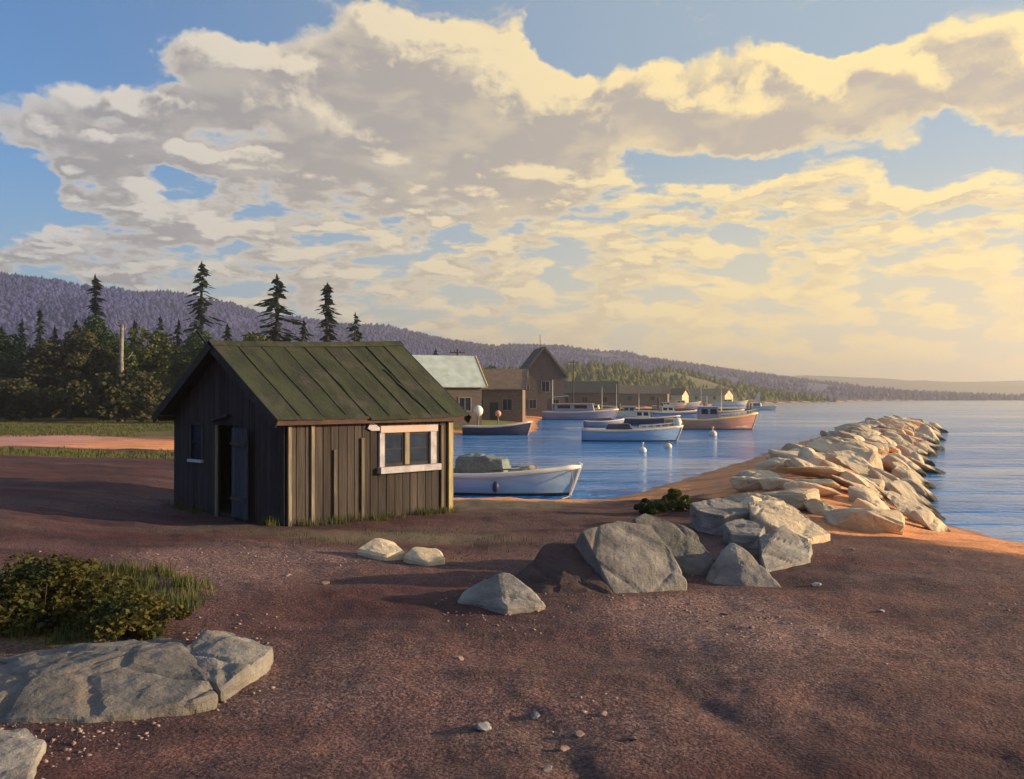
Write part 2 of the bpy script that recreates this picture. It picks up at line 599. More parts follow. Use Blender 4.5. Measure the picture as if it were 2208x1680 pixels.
olive = np.clip(np.exp(-((sx + 1.9) / 3.2) ** 2 - ((sy - 15.6) / 1.3) ** 2) * 1.3 - .3 + n_a * .9, 0, 1)
olive = np.maximum(olive, np.clip(np.exp(-((sx + .5) / 3.2) ** 2 - ((sy - 22.5) / 2.6) ** 2) * 1.2 - .25 + n_a * .9, 0, 1))
wet = (1 - sstep(S, .05, .5)) * sstep(S, -3, -.1)
gravel = np.clip(np.exp(-((sx + 3.9) / 1.3) ** 2 - ((sy - 13.1) / 1.3) ** 2) * 1.2 + np.exp(-((sx - 2.2) / .9) ** 2 - ((sy - 10.0) / 1.0) ** 2) * 1.1 + .9 * n_b + .1, 0, 1)
gm = np_mesh('ground', gverts, quads, smooth=True)
for nm, arr in (('orange', orange), ('grass', grass), ('olive', olive), ('wet', wet), ('gravel', gravel), ('rut', rut(sx, sy)), ('lush', lush)):
    at = gm.attributes.new(nm, 'FLOAT', 'POINT')
    at.data.foreach_set('value', arr.astype(np.float32).ravel())

m, t, b = new_mat('red_brown_earth')
g = t.n.new('ShaderNodeNewGeometry')
P = g.outputs['Position']


def attr(nm):
    a = t.n.new('ShaderNodeAttribute')
    a.attribute_name = nm
    return a.outputs['Fac']


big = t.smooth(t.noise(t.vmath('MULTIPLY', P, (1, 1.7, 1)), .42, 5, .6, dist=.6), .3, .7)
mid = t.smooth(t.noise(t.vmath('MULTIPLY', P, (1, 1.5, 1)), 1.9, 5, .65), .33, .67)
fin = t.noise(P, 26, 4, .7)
c = t.mix(big, (.090, .030, .027), (.030, .017, .023))  # soil tones; the darker one also paints in broad soft shadows
c = t.mix(t.math('MULTIPLY', mid, .5), c, (.100, .046, .042))
c = t.mix(t.math('MULTIPLY', t.smooth(attr('gravel'), .2, .9), t.math('MULTIPLY_ADD', t.smooth(fin, .45, .6), .6, .25)), c, (.30, .19, .17))
c = t.mix(t.math('MULTIPLY', t.smooth(attr('olive'), .1, .8), .8), c, (.16, .135, .085))
oc = t.mix(mid, (.84, .34, .13), (.70, .30, .14))
oc = t.mix(t.math('MULTIPLY', t.smooth(t.math('MULTIPLY', t.sep(P)[0], -1.0), 17, 24), .9), oc, (.50, .25, .22))
c = t.mix(t.smooth(t.math('ADD', attr('orange'), t.math('MULTIPLY_ADD', fin, .5, -.25)), .25, .75), c, oc)
gc = t.mix(mid, (.105, .100, .026), (.175, .135, .045))
gc = t.mix(t.smooth(t.noise(P, .12, 3), .5, .68), gc, (.055, .075, .02))
gc = t.mix(t.math('MULTIPLY', attr('lush'), .85), gc, (.17, .19, .03))
c = t.mix(t.smooth(t.math('ADD', attr('grass'), t.math('MULTIPLY_ADD', fin, .6, -.3)), .3, .7), c, gc)
c = t.mix(t.math('MULTIPLY', attr('rut'), .4), c, (.050, .034, .036))
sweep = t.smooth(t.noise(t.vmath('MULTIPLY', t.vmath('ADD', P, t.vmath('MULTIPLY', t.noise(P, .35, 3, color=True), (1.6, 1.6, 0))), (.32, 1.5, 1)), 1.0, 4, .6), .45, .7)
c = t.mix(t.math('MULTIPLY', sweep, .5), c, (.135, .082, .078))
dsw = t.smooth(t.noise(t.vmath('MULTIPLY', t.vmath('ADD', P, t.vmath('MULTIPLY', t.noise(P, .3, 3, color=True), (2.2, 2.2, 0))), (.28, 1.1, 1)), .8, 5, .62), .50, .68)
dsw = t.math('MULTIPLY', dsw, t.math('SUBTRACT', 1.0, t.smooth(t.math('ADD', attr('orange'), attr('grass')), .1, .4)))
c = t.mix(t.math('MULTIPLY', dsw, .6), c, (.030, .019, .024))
c = t.mix(t.math('MULTIPLY', attr('wet'), .6), c, (.09, .05, .038))
gv = t.n.new('ShaderNodeTexVoronoi')
t.put(gv.inputs['Vector'], P)
gv.inputs['Scale'].default_value = 34
gsp = t.sep(gv.outputs['Color'])[0]
fk = t.math('MULTIPLY', t.math('MULTIPLY_ADD', t.smooth(fin, .25, .75), .5, .75), t.math('MULTIPLY_ADD', gsp, .4, .8))
c = t.mix(1.0, c, t.comb(fk, fk, fk), 'MULTIPLY')
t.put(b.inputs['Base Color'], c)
t.put(b.inputs['Roughness'], t.math('MULTIPLY_ADD', attr('wet'), -.5, .93))
b.inputs['Specular IOR Level'].default_value = .2
grv = t.n.new('ShaderNodeTexVoronoi')
t.put(grv.inputs['Vector'], P)
grv.inputs['Scale'].default_value = 34
bp = t.n.new('ShaderNodeBump')
bp.inputs['Strength'].default_value = .75
bp.inputs['Distance'].default_value = .05
t.put(bp.inputs['Height'], t.math('ADD', t.math('ADD', t.noise(P, 9, 6, .7), t.math('MULTIPLY', t.noise(P, 45, 3, .6), .35)), t.math('MULTIPLY', grv.outputs['Distance'], -.28)))
t.l.new(bp.outputs[0], b.inputs['Normal'])
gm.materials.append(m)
ground = setp(link('ground', gm), kind='structure')

# ------------------------------------------------------------------ water
m, t, b = new_mat('sea_water')
g = t.n.new('ShaderNodeNewGeometry')
P = g.outputs['Position']
b.inputs['Base Color'].default_value = (.018, .21, .56, 1)
b.inputs['Roughness'].default_value = .09
b.inputs['IOR'].default_value = 1.33
b.inputs['Specular IOR Level'].default_value = .30
h1 = t.noise(t.vmath('MULTIPLY', P, (.55, 1.0, 1)), .9, 4, .55, dist=.5)
h2 = t.noise(t.vmath('MULTIPLY', P, (.6, 1.0, 1)), 5.0, 3, .6)
gust = t.smooth(t.noise(t.vmath('MULTIPLY', P, (.035, .13, 1)), 1.0, 4, .6), .38, .62)
hh = t.math('ADD', t.math('MULTIPLY', h1, 1.0), t.math('MULTIPLY', h2, .25))
hh = t.math('MULTIPLY', hh, t.math('MULTIPLY_ADD', gust, 1.0, .18))
far_ = t.math('DIVIDE', 1.0, t.math('MULTIPLY_ADD', t.vmath('LENGTH', P), 1 / 130, 1.0))
hh = t.math('MULTIPLY', hh, far_)
bp = t.n.new('ShaderNodeBump')
bp.inputs['Strength'].default_value = .75
bp.inputs['Distance'].default_value = .7
t.put(bp.inputs['Height'], hh)
t.l.new(bp.outputs[0], b.inputs['Normal'])
M['water'] = m
wv = [(-30, -2000, WATER), (5200, -2000, WATER), (5200, 4200, WATER), (-30, 4200, WATER)]
water = setp(link('sea', np_mesh('sea', wv, [(0, 1, 2, 3)], M['water'])), kind='structure')
# ------------------------------------------------------------------ hills
HAZE = .00055
def ridge(px, pts):
    xs, ys = zip(*pts)
    return np.interp(px, xs, ys)


M['hill'] = mat('wooded_hillside', (.055, .057, .17), (.075, .068, .19), .02, .95, .0)  # hillside colour carries the violet of distant haze
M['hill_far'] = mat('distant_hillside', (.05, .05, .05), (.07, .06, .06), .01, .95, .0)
M['knoll'] = mat('olive_knoll', (.13, .12, .06), (.09, .09, .045), .05, .95, .0)


def make_hill(name, pts, px0, px1, step, d_of, wd, seed, mt, base_z=-.4):
    """a ridge that stands d_of metres away, wd its half depth"""
    pxs = np.arange(px0, px1, step)
    vv = np.linspace(-1, 1, 29)
    PXg, V = np.meshgrid(pxs, vv)
    D0 = d_of(PXg)
    top = (HY - ridge(PXg, pts)) / F * D0 + EYE - base_z
    Y = D0 + V * wd * D0
    X = (PXg - 1104) / F * D0 * (1 + .25 * V * wd)
    prof = np.clip(1 - np.abs(V) ** 1.7, 0, 1) ** .9
    Z = base_z + top * prof * (1 + .22 * fbm(X / 60, Y / 60, seed, 4) * (1 - .55 * prof)) - 1.5 * (np.abs(V) > .98)
    nr, nc = PXg.shape
    idx = np.arange(nr * nc).reshape(nr, nc)
    q = np.stack([idx[:-1, :-1], idx[:-1, 1:], idx[1:, 1:], idx[1:, :-1]], -1).reshape(-1, 4)
    me = np_mesh(name, np.stack([X, Y, Z], -1).reshape(-1, 3), q, mt, smooth=True)
    return setp(link(name, me), kind='structure'), (X, Y, Z)


def far_wood(name, label, grid, n, h0, h1, seed, mt, jmax=17, wide=.28):
    """conifers too far off to be counted: one mass on the hillside"""
    rs = np.random.RandomState(seed)
    X, Y, Z = grid
    nr, nc = X.shape
    j = rs.rand(n) * (jmax - 1.001)
    i = rs.rand(n) * (nc - 1.001)
    j0, i0 = j.astype(int), i.astype(int)
    fj, fi = j - j0, i - i0

    def lerp(G):
        return (G[j0, i0] * (1 - fi) + G[j0, i0 + 1] * fi) * (1 - fj) + (G[j0 + 1, i0] * (1 - fi) + G[j0 + 1, i0 + 1] * fi) * fj
    x, y, z = lerp(X), lerp(Y), lerp(Z)
    cl_ = fbm(x / 45, y / 45, seed + 70, 3)
    ok_ = cl_ > -.30 + .12 * rs.rand(n)
    x, y, z, cl_ = x[ok_], y[ok_], z[ok_], cl_[ok_]
    n = len(x)
    h = (h0 + (h1 - h0) * rs.rand(n) ** 2) * (1 + .6 * cl_)
    V, Fc = [], []
    off = 0
    k = 5
    ang = np.arange(k) * 2 * np.pi / k
    for lay, (zb, zt, rr) in enumerate(((.0, .72, 1.0), (.28, 1.0, .80))):
        a = ang[None] + rs.rand(n)[:, None] * 6
        rad = (h * wide * rr)[:, None] * (.7 + .6 * rs.rand(n, k))
        bx = x[:, None] + np.cos(a) * rad
        by = y[:, None] + np.sin(a) * rad
        bz = np.repeat((z + h * zb)[:, None], k, 1)
        tip = np.stack([x + h * .04 * rs.randn(n), y, z + h * zt], -1)[:, None]
        vs = np.concatenate([np.stack([bx, by, bz], -1), tip], 1)
        base = off + np.arange(n)[:, None] * (k + 1)
        for q in range(k):
            Fc.append(np.concatenate([base + q, base + (q + 1) % k, base + k], 1))
        V.append(vs.reshape(-1, 3))
        off += n * (k + 1)
    me = np_mesh(name, np.concatenate(V), np.concatenate(Fc), mt)
    return setp(link(name, me), label, 'woods', kind='stuff')


LEFT_RIDGE = [(-2600, 640), (-1200, 600), (-500, 570), (0, 606), (110, 618), (250, 640), (390, 640), (520, 672), (650, 694), (830, 716), (950, 732), (1060, 752), (1180, 752),
              (1330, 768), (1450, 788), (1560, 806), (1650, 822), (1760, 842), (1900, 858)]
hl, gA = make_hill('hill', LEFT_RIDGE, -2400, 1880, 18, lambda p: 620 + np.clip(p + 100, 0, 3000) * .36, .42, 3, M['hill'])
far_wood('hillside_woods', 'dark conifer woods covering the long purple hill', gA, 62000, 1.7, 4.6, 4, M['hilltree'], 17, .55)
FAR_RIDGE = [(1300, 858), (1500, 834), (1650, 812), (1750, 809), (1880, 816), (2020, 824), (2200, 822), (2500, 812), (3000, 825), (3600, 858)]
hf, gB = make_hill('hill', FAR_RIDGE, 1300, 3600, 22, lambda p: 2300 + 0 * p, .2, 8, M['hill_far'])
NEAR_RIDGE = [(700, 840), (1000, 815), (1210, 806), (1260, 798), (1330, 796), (1385, 806), (1440, 799), (1500, 812), (1560, 832), (1620, 845), (1700, 856)]
hk, gC = make_hill('knoll', NEAR_RIDGE, 700, 1700, 14, lambda p: 400 + np.clip(p - 1100, 0, 900) * .4, .2, 12, M['knoll'], -.6)
far_wood('knoll_woods', 'olive scrub and trees on the low knoll behind the harbour', gC, 2600, 2, 4.5, 6, M['leaf_olive'], 15, .5)

# ------------------------------------------------------------------ shed
TH = math.atan2(2.9, 2.77)
SX, SY = -4.08, 16.7
SL, SW = 4.02, 4.2          # along the ridge, across the gable
EAVE, RIDGE = 2.02, 3.32
shed = thing('shed', 'dark weathered plank shed with mossy green roof beside the cove', 'shed', (SX, SY, 0), TH)
SZ = -.15


def wall_part(name):
    o = bpy.data.objects.new(name, None)
    COL.objects.link(o)
    o.parent = shed
    return o


def roof_z(y, x=0):
    """underside of the roof over the wall"""
    h = RIDGE + .16 * x / SL
    return EAVE + (h - EAVE) * (1 - abs(y - SW / 2) / (SW / 2)) - .05


def plank_x(parent, x0, x1, y0, y1, z0, z1, mt):
    """a plank of a wall that runs along x"""
    b = MB()
    b.box((x0, y0, z0), (x1, y1, z1))
    return b.build('plank', mt, parent, bevel=.004)


def plank_y(parent, y0, y1, xa, xb, z0, za, zb, mt):
    """a plank of a gable: its head is cut to the slope (za at y0, zb at y1)"""
    b = MB()
    b.hexa([(xa, y0, z0), (xb, y0, z0), (xb, y1, z0), (xa, y1, z0)], [(xa, y0, za), (xb, y0, za), (xb, y1, zb), (xa, y1, zb)])
    return b.build('plank', mt, parent, bevel=.004)


# side wall towards the beach, with the double window
side = wall_part('side_wall')
WX0, WX1, WZ0, WZ1 = 2.23, 3.42, .93, 1.58
x = 0.03
while x < SL - .03:
    wd = .17 + .05 * rnd.random()
    x1 = min(x + wd, SL - .01)
    if SL - .01 - x1 < .08:
        x1 = SL - .01
    j = .012 * rnd.random()
    g_ = .006
    zlow = SZ + .05 * rnd.random()
    if x1 > WX0 and x < WX1:
        plank_x(side, x + g_, x1 - g_, -j, .03, zlow, WZ0, M['plank'])
        plank_x(side, x + g_, x1 - g_, -j, .03, WZ1, EAVE - .02, M['plank'])
        if x < WX0 - .03:
            plank_x(side, x + g_, WX0, -j, .03, WZ0, WZ1, M['plank'])
        if x1 > WX1 + .03:
            plank_x(side, WX1, x1 - g_, -j, .03, WZ0, WZ1, M['plank'])
    else:
        plank_x(side, x + g_, x1 - g_, -j, .03, zlow, EAVE - .02, M['plank'])
    x = x1
for bx, z0, z1, k in ((.03, -.1, 1.86, 'batten'), (.52, -.05, 1.92, 'batten'), (1.02, 0, 1.3, 'batten_brown'), (1.66, -.05, 1.5, 'batten_brown'), (3.72, -.02, 1.7, 'batten_brown')):
    b_ = MB()
    b_.box((bx, -.05, z0), (bx + .075, -.0135, z1))
    b_.build('batten', M[k], side, bevel=.006)
b_ = MB()
b_.box((SL - .10, -.06, SZ), (SL + .035, -.0135, EAVE - .03))
setp(b_.build('corner_board', M['cornerboard'], side, bevel=.008), 'corner board with sunlit yellow in its colour')
# window
win = wall_part('window')
xm = (WX0 + WX1) / 2
for nm, lo, hi, k in (('jamb', (WX0 - .13, -.05, WZ0 - .02), (WX0, .02, WZ1 + .0), 'trim'), ('jamb', (WX1, -.055, WZ0 - .02), (WX1 + .17, .02, WZ1), 'trim'),
                      ('mullion', (xm - .085, -.045, WZ0), (xm + .045, .02, WZ1), 'batten'), ('window_head', (WX0 - .12, -.066, WZ1), (WX1 + .2, .02, WZ1 + .14), 'trim_pink'),
                      ('window_sill', (WX0 - .16, -.13, WZ0 - .15), (WX1 + .24, .02, WZ0 - .02), 'trim')):
    b_ = MB()
    b_.box(lo, hi)
    b_.build(nm, M[k], win, bevel=.008)
b_ = MB()
b_.hexa([(WX0 - .42, -.05, WZ1 + .10), (WX0 - .33, -.05, WZ1 + .05), (WX0 - .33, .0, WZ1 + .05), (WX0 - .42, 0, WZ1 + .10)],
        [(WX0 - .34, -.05, WZ1 + .24), (WX0 - .02, -.05, WZ1 + .05), (WX0 - .02, 0, WZ1 + .05), (WX0 - .34, 0, WZ1 + .24)])
b_.build('trim_scrap', M['trim'], win)
for xa, xb in ((WX0, xm - .085), (xm + .045, WX1)):
    sa = MB()
    t_ = .045
    for lo, hi in (((xa, -.012, WZ0), (xa + t_, .018, WZ1)), ((xb - t_, -.012, WZ0), (xb, .018, WZ1)), ((xa + t_, -.012, WZ0), (xb - t_, .018, WZ0 + t_)), ((xa + t_, -.012, WZ1 - t_), (xb - t_, .018, WZ1)),
                   ((xa + t_, -.008, (WZ0 + WZ1) / 2 - .012), (xb - t_, .014, (WZ0 + WZ1) / 2 + .012))):
        sa.box(lo, hi)
    sa.build('sash', M['plank_dark'], win)
    for za, zb in ((WZ0 + t_, (WZ0 + WZ1) / 2 - .012), ((WZ0 + WZ1) / 2 + .012, WZ1 - t_)):
        pa = MB()
        pa.box((xa + t_, .002, za), (xb - t_, .008, zb))
        pa.build('pane', M['glass'], win)
# front gable with door and small window
front = wall_part('gable_wall')
DY0, DY1, DZ = 1.72, 2.34, 1.74       # doorway
NY0, NY1, NZ0, NZ1 = 2.98, 3.42, 1.02, 1.72
y = .0
while y < SW - .02:
    y1 = min(y + .18 + .05 * rnd.random(), SW)
    if SW - y1 < .08:
        y1 = SW
    if y < SW / 2 < y1:
        y1 = SW / 2
    j = .012 * rnd.random()
    za, zb = roof_z(y), roof_z(y1)
    zl = SZ + .04 * rnd.random()
    gp = .005
    if y1 > DY0 + .04 and y < DY1 - .04:
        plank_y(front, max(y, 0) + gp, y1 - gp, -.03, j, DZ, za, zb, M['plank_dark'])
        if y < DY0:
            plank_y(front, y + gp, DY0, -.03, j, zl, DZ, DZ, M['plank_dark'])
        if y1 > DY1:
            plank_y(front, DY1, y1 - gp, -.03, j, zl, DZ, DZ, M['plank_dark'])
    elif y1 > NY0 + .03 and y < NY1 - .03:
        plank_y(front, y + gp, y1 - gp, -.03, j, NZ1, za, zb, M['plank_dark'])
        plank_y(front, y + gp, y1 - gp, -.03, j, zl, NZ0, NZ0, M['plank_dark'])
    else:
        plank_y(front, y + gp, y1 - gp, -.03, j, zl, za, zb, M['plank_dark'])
    y = y1
# in this wall -x faces out, so trim stands at x < -.03
sw_ = wall_part('small_window')
for nm, lo, hi, k in (('jamb', (-.06, NY0 - .06, NZ0), (-.031, NY0, NZ1), 'door'), ('jamb', (-.06, NY1, NZ0), (-.031, NY1 + .06, NZ1), 'door'),
                      ('window_head', (-.06, NY0 - .06, NZ1), (-.031, NY1 + .06, NZ1 + .06), 'plank_dark'), ('window_sill', (-.10, NY0 - .07, NZ0 - .06), (-.031, NY1 + .07, NZ0), 'trim')):
    b_ = MB()
    b_.box(lo, hi)
    b_.build(nm, M[k], sw_, bevel=.006)
for za, zb in ((NZ0, (NZ0 + NZ1) / 2 - .012), ((NZ0 + NZ1) / 2 + .012, NZ1)):
    b_ = MB()
    b_.box((-.016, NY0, za), (-.010, NY1, zb))
    b_.build('pane', M['glass'], sw_)
b_ = MB()
b_.box((-.03, NY0, (NZ0 + NZ1) / 2 - .012), (-.008, NY1, (NZ0 + NZ1) / 2 + .012))
b_.build('glazing_bar', M['plank_dark'], sw_)
dr = wall_part('doorway')
for nm, lo, hi in (('door_post', (-.065, DY1, SZ), (-.0315, DY1 + .085, DZ)), ('door_post', (-.065, DY0 - .07, SZ), (-.0315, DY0, DZ))):
    b_ = MB()
    b_.box(lo, hi)
    b_.build(nm, M['batten'] if lo[1] > 2 else M['plank_dark'], dr, bevel=.006)
b_ = MB()
b_.hexa([(-.16, DY0 + .12, DZ + .17), (-.031, DY0 + .12, DZ + .17), (-.031, DY1 + .12, DZ + .06), (-.16, DY1 + .12, DZ + .06)],
        [(-.12, DY0 + .12, DZ + .23), (-.031, DY0 + .12, DZ + .23), (-.031, DY1 + .12, DZ + .12), (-.12, DY1 + .12, DZ + .12)])
b_.build('door_hood', M['barge'], dr)
leaf = bpy.data.objects.new('door', None)
COL.objects.link(leaf)
leaf.parent = shed
leaf.location = (-.075, DY0 - .02, 0)
leaf.rotation_euler = (0, 0, R(-7))
for k in range(4):
    b_ = MB()
    b_.box((-.03, -.72 + k * .18 + .004, .0), (0, -.72 + (k + 1) * .18 - .004, 1.70))
    b_.build('plank', M['door'], leaf, bevel=.004)
for z in (.3, 1.35):
    b_ = MB()
    b_.box((-.052, -.70, z), (-.0305, -.03, z + .11))
    b_.build('ledge', M['door'], leaf, bevel=.004)
    b_ = MB()
    b_.box((-.06, -.42, z + .035), (-.0535, .02, z + .075))
    b_.build('strap_hinge', M['hinge'], leaf)
# the two walls away from the view
back = wall_part('far_side_wall')
for k in range(20):
    plank_x(back, k * SL / 20 + .005, (k + 1) * SL / 20 - .005, SW - .03, SW + .01 * rnd.random(), SZ, EAVE - .02, M['plank_dark'])
rear = wall_part('rear_gable_wall')
for k in range(20):
    ya, yb = k * SW / 20, (k + 1) * SW / 20
    plank_y(rear, ya + .005, yb - .005, SL - .03 - .01 * rnd.random(), SL + .0, SZ, roof_z(ya, SL), roof_z(yb, SL), M['plank'])
b_ = MB()
b_.box((.02, .04, SZ), (SL - .05, SW - .04, .02))
b_.build('floor_boards', M['floor'], shed)
# roof: panels of felt down each slope
roof = wall_part('roof')
OV, OE = .34, .22


nP = 9
for sd_ in (-1, 1):
    xs = [-OV + (SL + 2 * OV) * k / nP for k in range(nP + 1)]
    for k in range(nP):
        xa, xb = xs[k] + .004, xs[k + 1] - .004
        lift = .006 + .014 * rnd.random()

        def pt(x, s, dz):
            h = RIDGE + .16 * x / SL
            yy = SW / 2 + sd_ * s * (SW / 2)
            sag = -.03 * math.sin(math.pi * min(max((x + OV) / (SL + 2 * OV), 0), 1))
            return Vector((x, yy, h + (EAVE - h) * s + sag + dz))
        smax = 1 + OE / (SW / 2) + rnd.uniform(-.012, .012)
        ss = [0.0, .25, .5, .75, smax]
        b_ = MB()
        for q in range(4):
            b_.hexa([pt(xa, ss[q], lift), pt(xb, ss[q], lift), pt(xb, ss[q + 1], lift), pt(xa, ss[q + 1], lift)],
                    [pt(xa, ss[q], lift + .03), pt(xb, ss[q], lift + .03), pt(xb, ss[q + 1], lift + .03), pt(xa, ss[q + 1], lift + .03)])
        b_.build('roof_panel', M['roof'], roof)
        if 0 < k:
            st = MB()
            dj = rnd.uniform(-.02, .02)
            prev = None
            for q in range(6):
                here = pt(xs[k] + dj + rnd.uniform(-.012, .012), .03 + (smax - .06) * q / 5, .052 + rnd.uniform(-.004, .008))
                if prev is not None:
                    st.beam(prev, here, rnd.uniform(.03, .045), .012)
                prev = here
            st.build('seam_strip', M['roof'], roof)
    if sd_ < 0:
        tr_ = MB()
        prev = None
        for q, (dx_, wd_) in enumerate(((0, .02), (.03, .035), (.02, .03), (.07, .07), (.06, .05), (.10, .02))):
            here = pt(3.22 + dx_, .42 + .11 * q, .062)
            if prev is not None:
                tr_.beam(prev, here, wd_, .012)
            prev = here
        tr_.build('felt_tear', M['barge'], roof)
    fb = MB()
    fb.beam((-OV + .05, SW / 2 + sd_ * (SW / 2 + OE - .05), EAVE - .185), (SL + OV - .05, SW / 2 + sd_ * (SW / 2 + OE - .05), EAVE - .185), .03, .10)
    fb.build('fascia', M['fascia'], roof)
    for gx_ in (-OV + .005, SL + OV - .005):
        h = RIDGE + .16 * gx_ / SL
        a_ = Vector((gx_, SW / 2 - sd_ * (.0 if sd_ < 0 else .22), h - .05 + (.13 if sd_ > 0 else 0)))
        e_ = Vector((gx_, SW / 2 + sd_ * (SW / 2 + OE + .03), EAVE - (h - EAVE) * OE / (SW / 2) - .07))
        if sd_ > 0:
            a_ = Vector((gx_ - .032, SW / 2 + .0, h - .05))
            e_.x -= .032
        bb = MB()
        bb.beam(a_, e_, .03, .17, up=(0, 0, 1))
        bb.build('barge_board', M['barge'], roof, bevel=.006)
rc = MB()
for q in range(6):
    xa, xb = -OV - .03 + (SL + 2 * OV + .06) * q / 6, -OV - .03 + (SL + 2 * OV + .06) * (q + 1) / 6
    for sd_ in (-1, 1):
        za, zb = RIDGE + .16 * xa / SL + .065 - .03 * math.sin(math.pi * q / 6), RIDGE + .16 * xb / SL + .065 - .03 * math.sin(math.pi * (q + 1) / 6)
        yy = SW / 2 + sd_ * .14
        rc.hexa([(xa, SW / 2, za), (xb, SW / 2, zb), (xb, yy, zb - .09), (xa, yy, za - .09)],
                [(xa, SW / 2, za + .02), (xb, SW / 2, zb + .02), (xb, yy, zb - .07), (xa, yy, za - .07)])
rc.build('ridge_cap', M['roof'], roof)
# the slat that sticks up past the ridge
sl_ = MB()
sl_.beam((-OV - .05, SW / 2 - .12, RIDGE - .12), (-OV - .05, SW / 2 + .42, RIDGE + .27), .03, .05, up=(0, 0, 1))
sl_.build('loose_slat', M['barge'], roof, bevel=.005)
for k in range(6):
    rf = MB()
    xx = .1 + k * (SL - .2) / 5
    h = RIDGE + .16 * xx / SL
    rf.beam((xx, SW / 2, h - .10), (xx, .02, EAVE - .08), .05, .09)
    rf.beam((xx, SW / 2, h - .10), (xx, SW - .02, EAVE - .08), .05, .09)
    rf.build('rafter', M['plank_dark'], roof)

# ------------------------------------------------------------------ rocks
def hull_mesh(name, pts, mt, seed=0, cuts=3, amp=.035, bev=.03, fscale=2.2):
    bm = bmesh.new()
    vs = [bm.verts.new(p) for p in pts]
    r = bmesh.ops.convex_hull(bm, input=vs)
    junk = [e for e in r['geom_interior'] if isinstance(e, bmesh.types.BMVert)] + [e for e in r['geom_unused'] if isinstance(e, bmesh.types.BMVert)]
    if junk:
        bmesh.ops.delete(bm, geom=list(set(junk)), context='VERTS')
    bmesh.ops.dissolve_limit(bm, angle_limit=R(9), verts=bm.verts[:], edges=bm.edges[:])
    if bev:
        bmesh.ops.bevel(bm, geom=bm.edges[:], offset=bev, segments=1, affect='EDGES', clamp_overlap=True)
    bmesh.ops.triangulate(bm, faces=bm.faces[:])
    for _ in range(cuts):
        long_ = [e for e in bm.edges if e.calc_length() > (.055 if cuts > 3 else .10)]
        if not long_ or len(bm.faces) > 14000:
            break
        bmesh.ops.subdivide_edges(bm, edges=long_, cuts=1, use_grid_fill=True)
        bmesh.ops.triangulate(bm, faces=bm.faces[:])
    bm.normal_update()
    off = Vector((seed * 3.7, seed * 1.3, seed * 7.1))
    mv = {}
    for v in bm.verts:
        n = mnoise.fractal(v.co * fscale + off, .9, 2.1, 5)
        c = mnoise.noise(v.co * fscale * 3.1 + off)
        dv = mnoise.voronoi(v.co * fscale * .55 + off)[0]
        crack = max(0.0, 1 - (dv[1] - dv[0]) / .10)
        mv[v] = v.normal * (n * amp + c * amp * .35 - crack * amp * .9)
    for v, d in mv.items():
        v.co += d
    me = bpy.data.meshes.new(name)
    bm.to_mesh(me)
    bm.free()
    me.materials.append(mt)
    return me


def rock_px(name, label, pts, mt, seed, cat='rock', group=None, thick=.5, amp=.03, cuts=5, bev=.03, sink=.3, fit=False):
    """a boulder given by points on its surface (view point, metres away); it runs down into the ground and back by thick"""
    lx, ly, ld = max(pts, key=lambda q: q[1])
    best = min((abs(PX(lx, ly, ld * (.8 + .005 * k)).z + .03 - gz(PX(lx, ly, ld * (.8 + .005 * k)).x, ld * (.8 + .005 * k))), .8 + .005 * k) for k in range(90))[1] if fit else 1.0
    pts = [(q[0], q[1], q[2] * best) for q in pts]      # set it on the ground
    W = [PX(*p) for p in pts]
    c = sum(W, Vector()) / len(W)
    c.z = gz(c.x, c.y)
    L = [p - c for p in W]
    low = min(p.z for p in L) - sink
    L += [Vector((p.x * .97, p.y * .97, low)) for p in L]
    L += [Vector((p.x * .85, p.y + thick, p.z * .55)) for p in L[:len(W)] if p.z > 0.05]
    o = link(name, hull_mesh(name, L, mt, seed, cuts, amp, bev), None, c)
    return setp(o, label, cat, group)


ROCKG = 'boulders on the beach'
rock_px('boulder', 'biggest pale grey boulder, peaked, in the middle of the beach', [(1236, 1180, 11.5), (1255, 1145, 11.3), (1330, 1118, 11.5), (1398, 1130, 11.6),
        (1444, 1180, 11.3), (1482, 1256, 11.0), (1400, 1270, 10.8), (1325, 1286, 10.65), (1280, 1230, 11.0)], M['rock'], 3, fit=True, group=ROCKG, thick=.7, amp=.02, bev=.015)
rock_px('boulder', 'low dark red boulder standing for the shaded left side of the biggest boulder', [(1096, 1286, 10.9), (1104, 1250, 11.4), (1180, 1172, 11.9), (1246, 1168, 11.8), (1325, 1284, 10.85), (1200, 1290, 10.75)], M['rock_shade_red'], 4, fit=True, group=ROCKG, thick=.5, amp=.03)
rock_px('boulder', 'tilted dark slab with pale upper edge just behind the biggest boulder', [(1362, 1120, 12.5), (1388, 1103, 12.8), (1500, 1140, 12.6), (1545, 1205, 12.2), (1512, 1244, 11.9), (1440, 1215, 12.0)],
        M['rock_dark'], 5, fit=True, group=ROCKG, thick=.5, amp=.03)
rock_px('boulder', 'pale wedge shaped rock with a sharp tip, beside the biggest boulder', [(1518, 1250, 11.3), (1578, 1168, 11.7), (1606, 1182, 11.6), (1692, 1264, 11.0), (1535, 1266, 11.1), (1600, 1270, 10.9)],
        M['rock'], 8, fit=True, group=ROCKG, thick=.6)
rock_px('boulder', 'small pale triangular rock in front of the biggest boulder', [(1036, 1264, 10.6), (1078, 1234, 10.8), (1104, 1238, 10.8), (1182, 1303, 10.2), (1090, 1308, 10.05), (985, 1292, 10.6), (1010, 1266, 11.0)],
        M['rock'], 11, group=ROCKG, thick=.3, amp=.022)
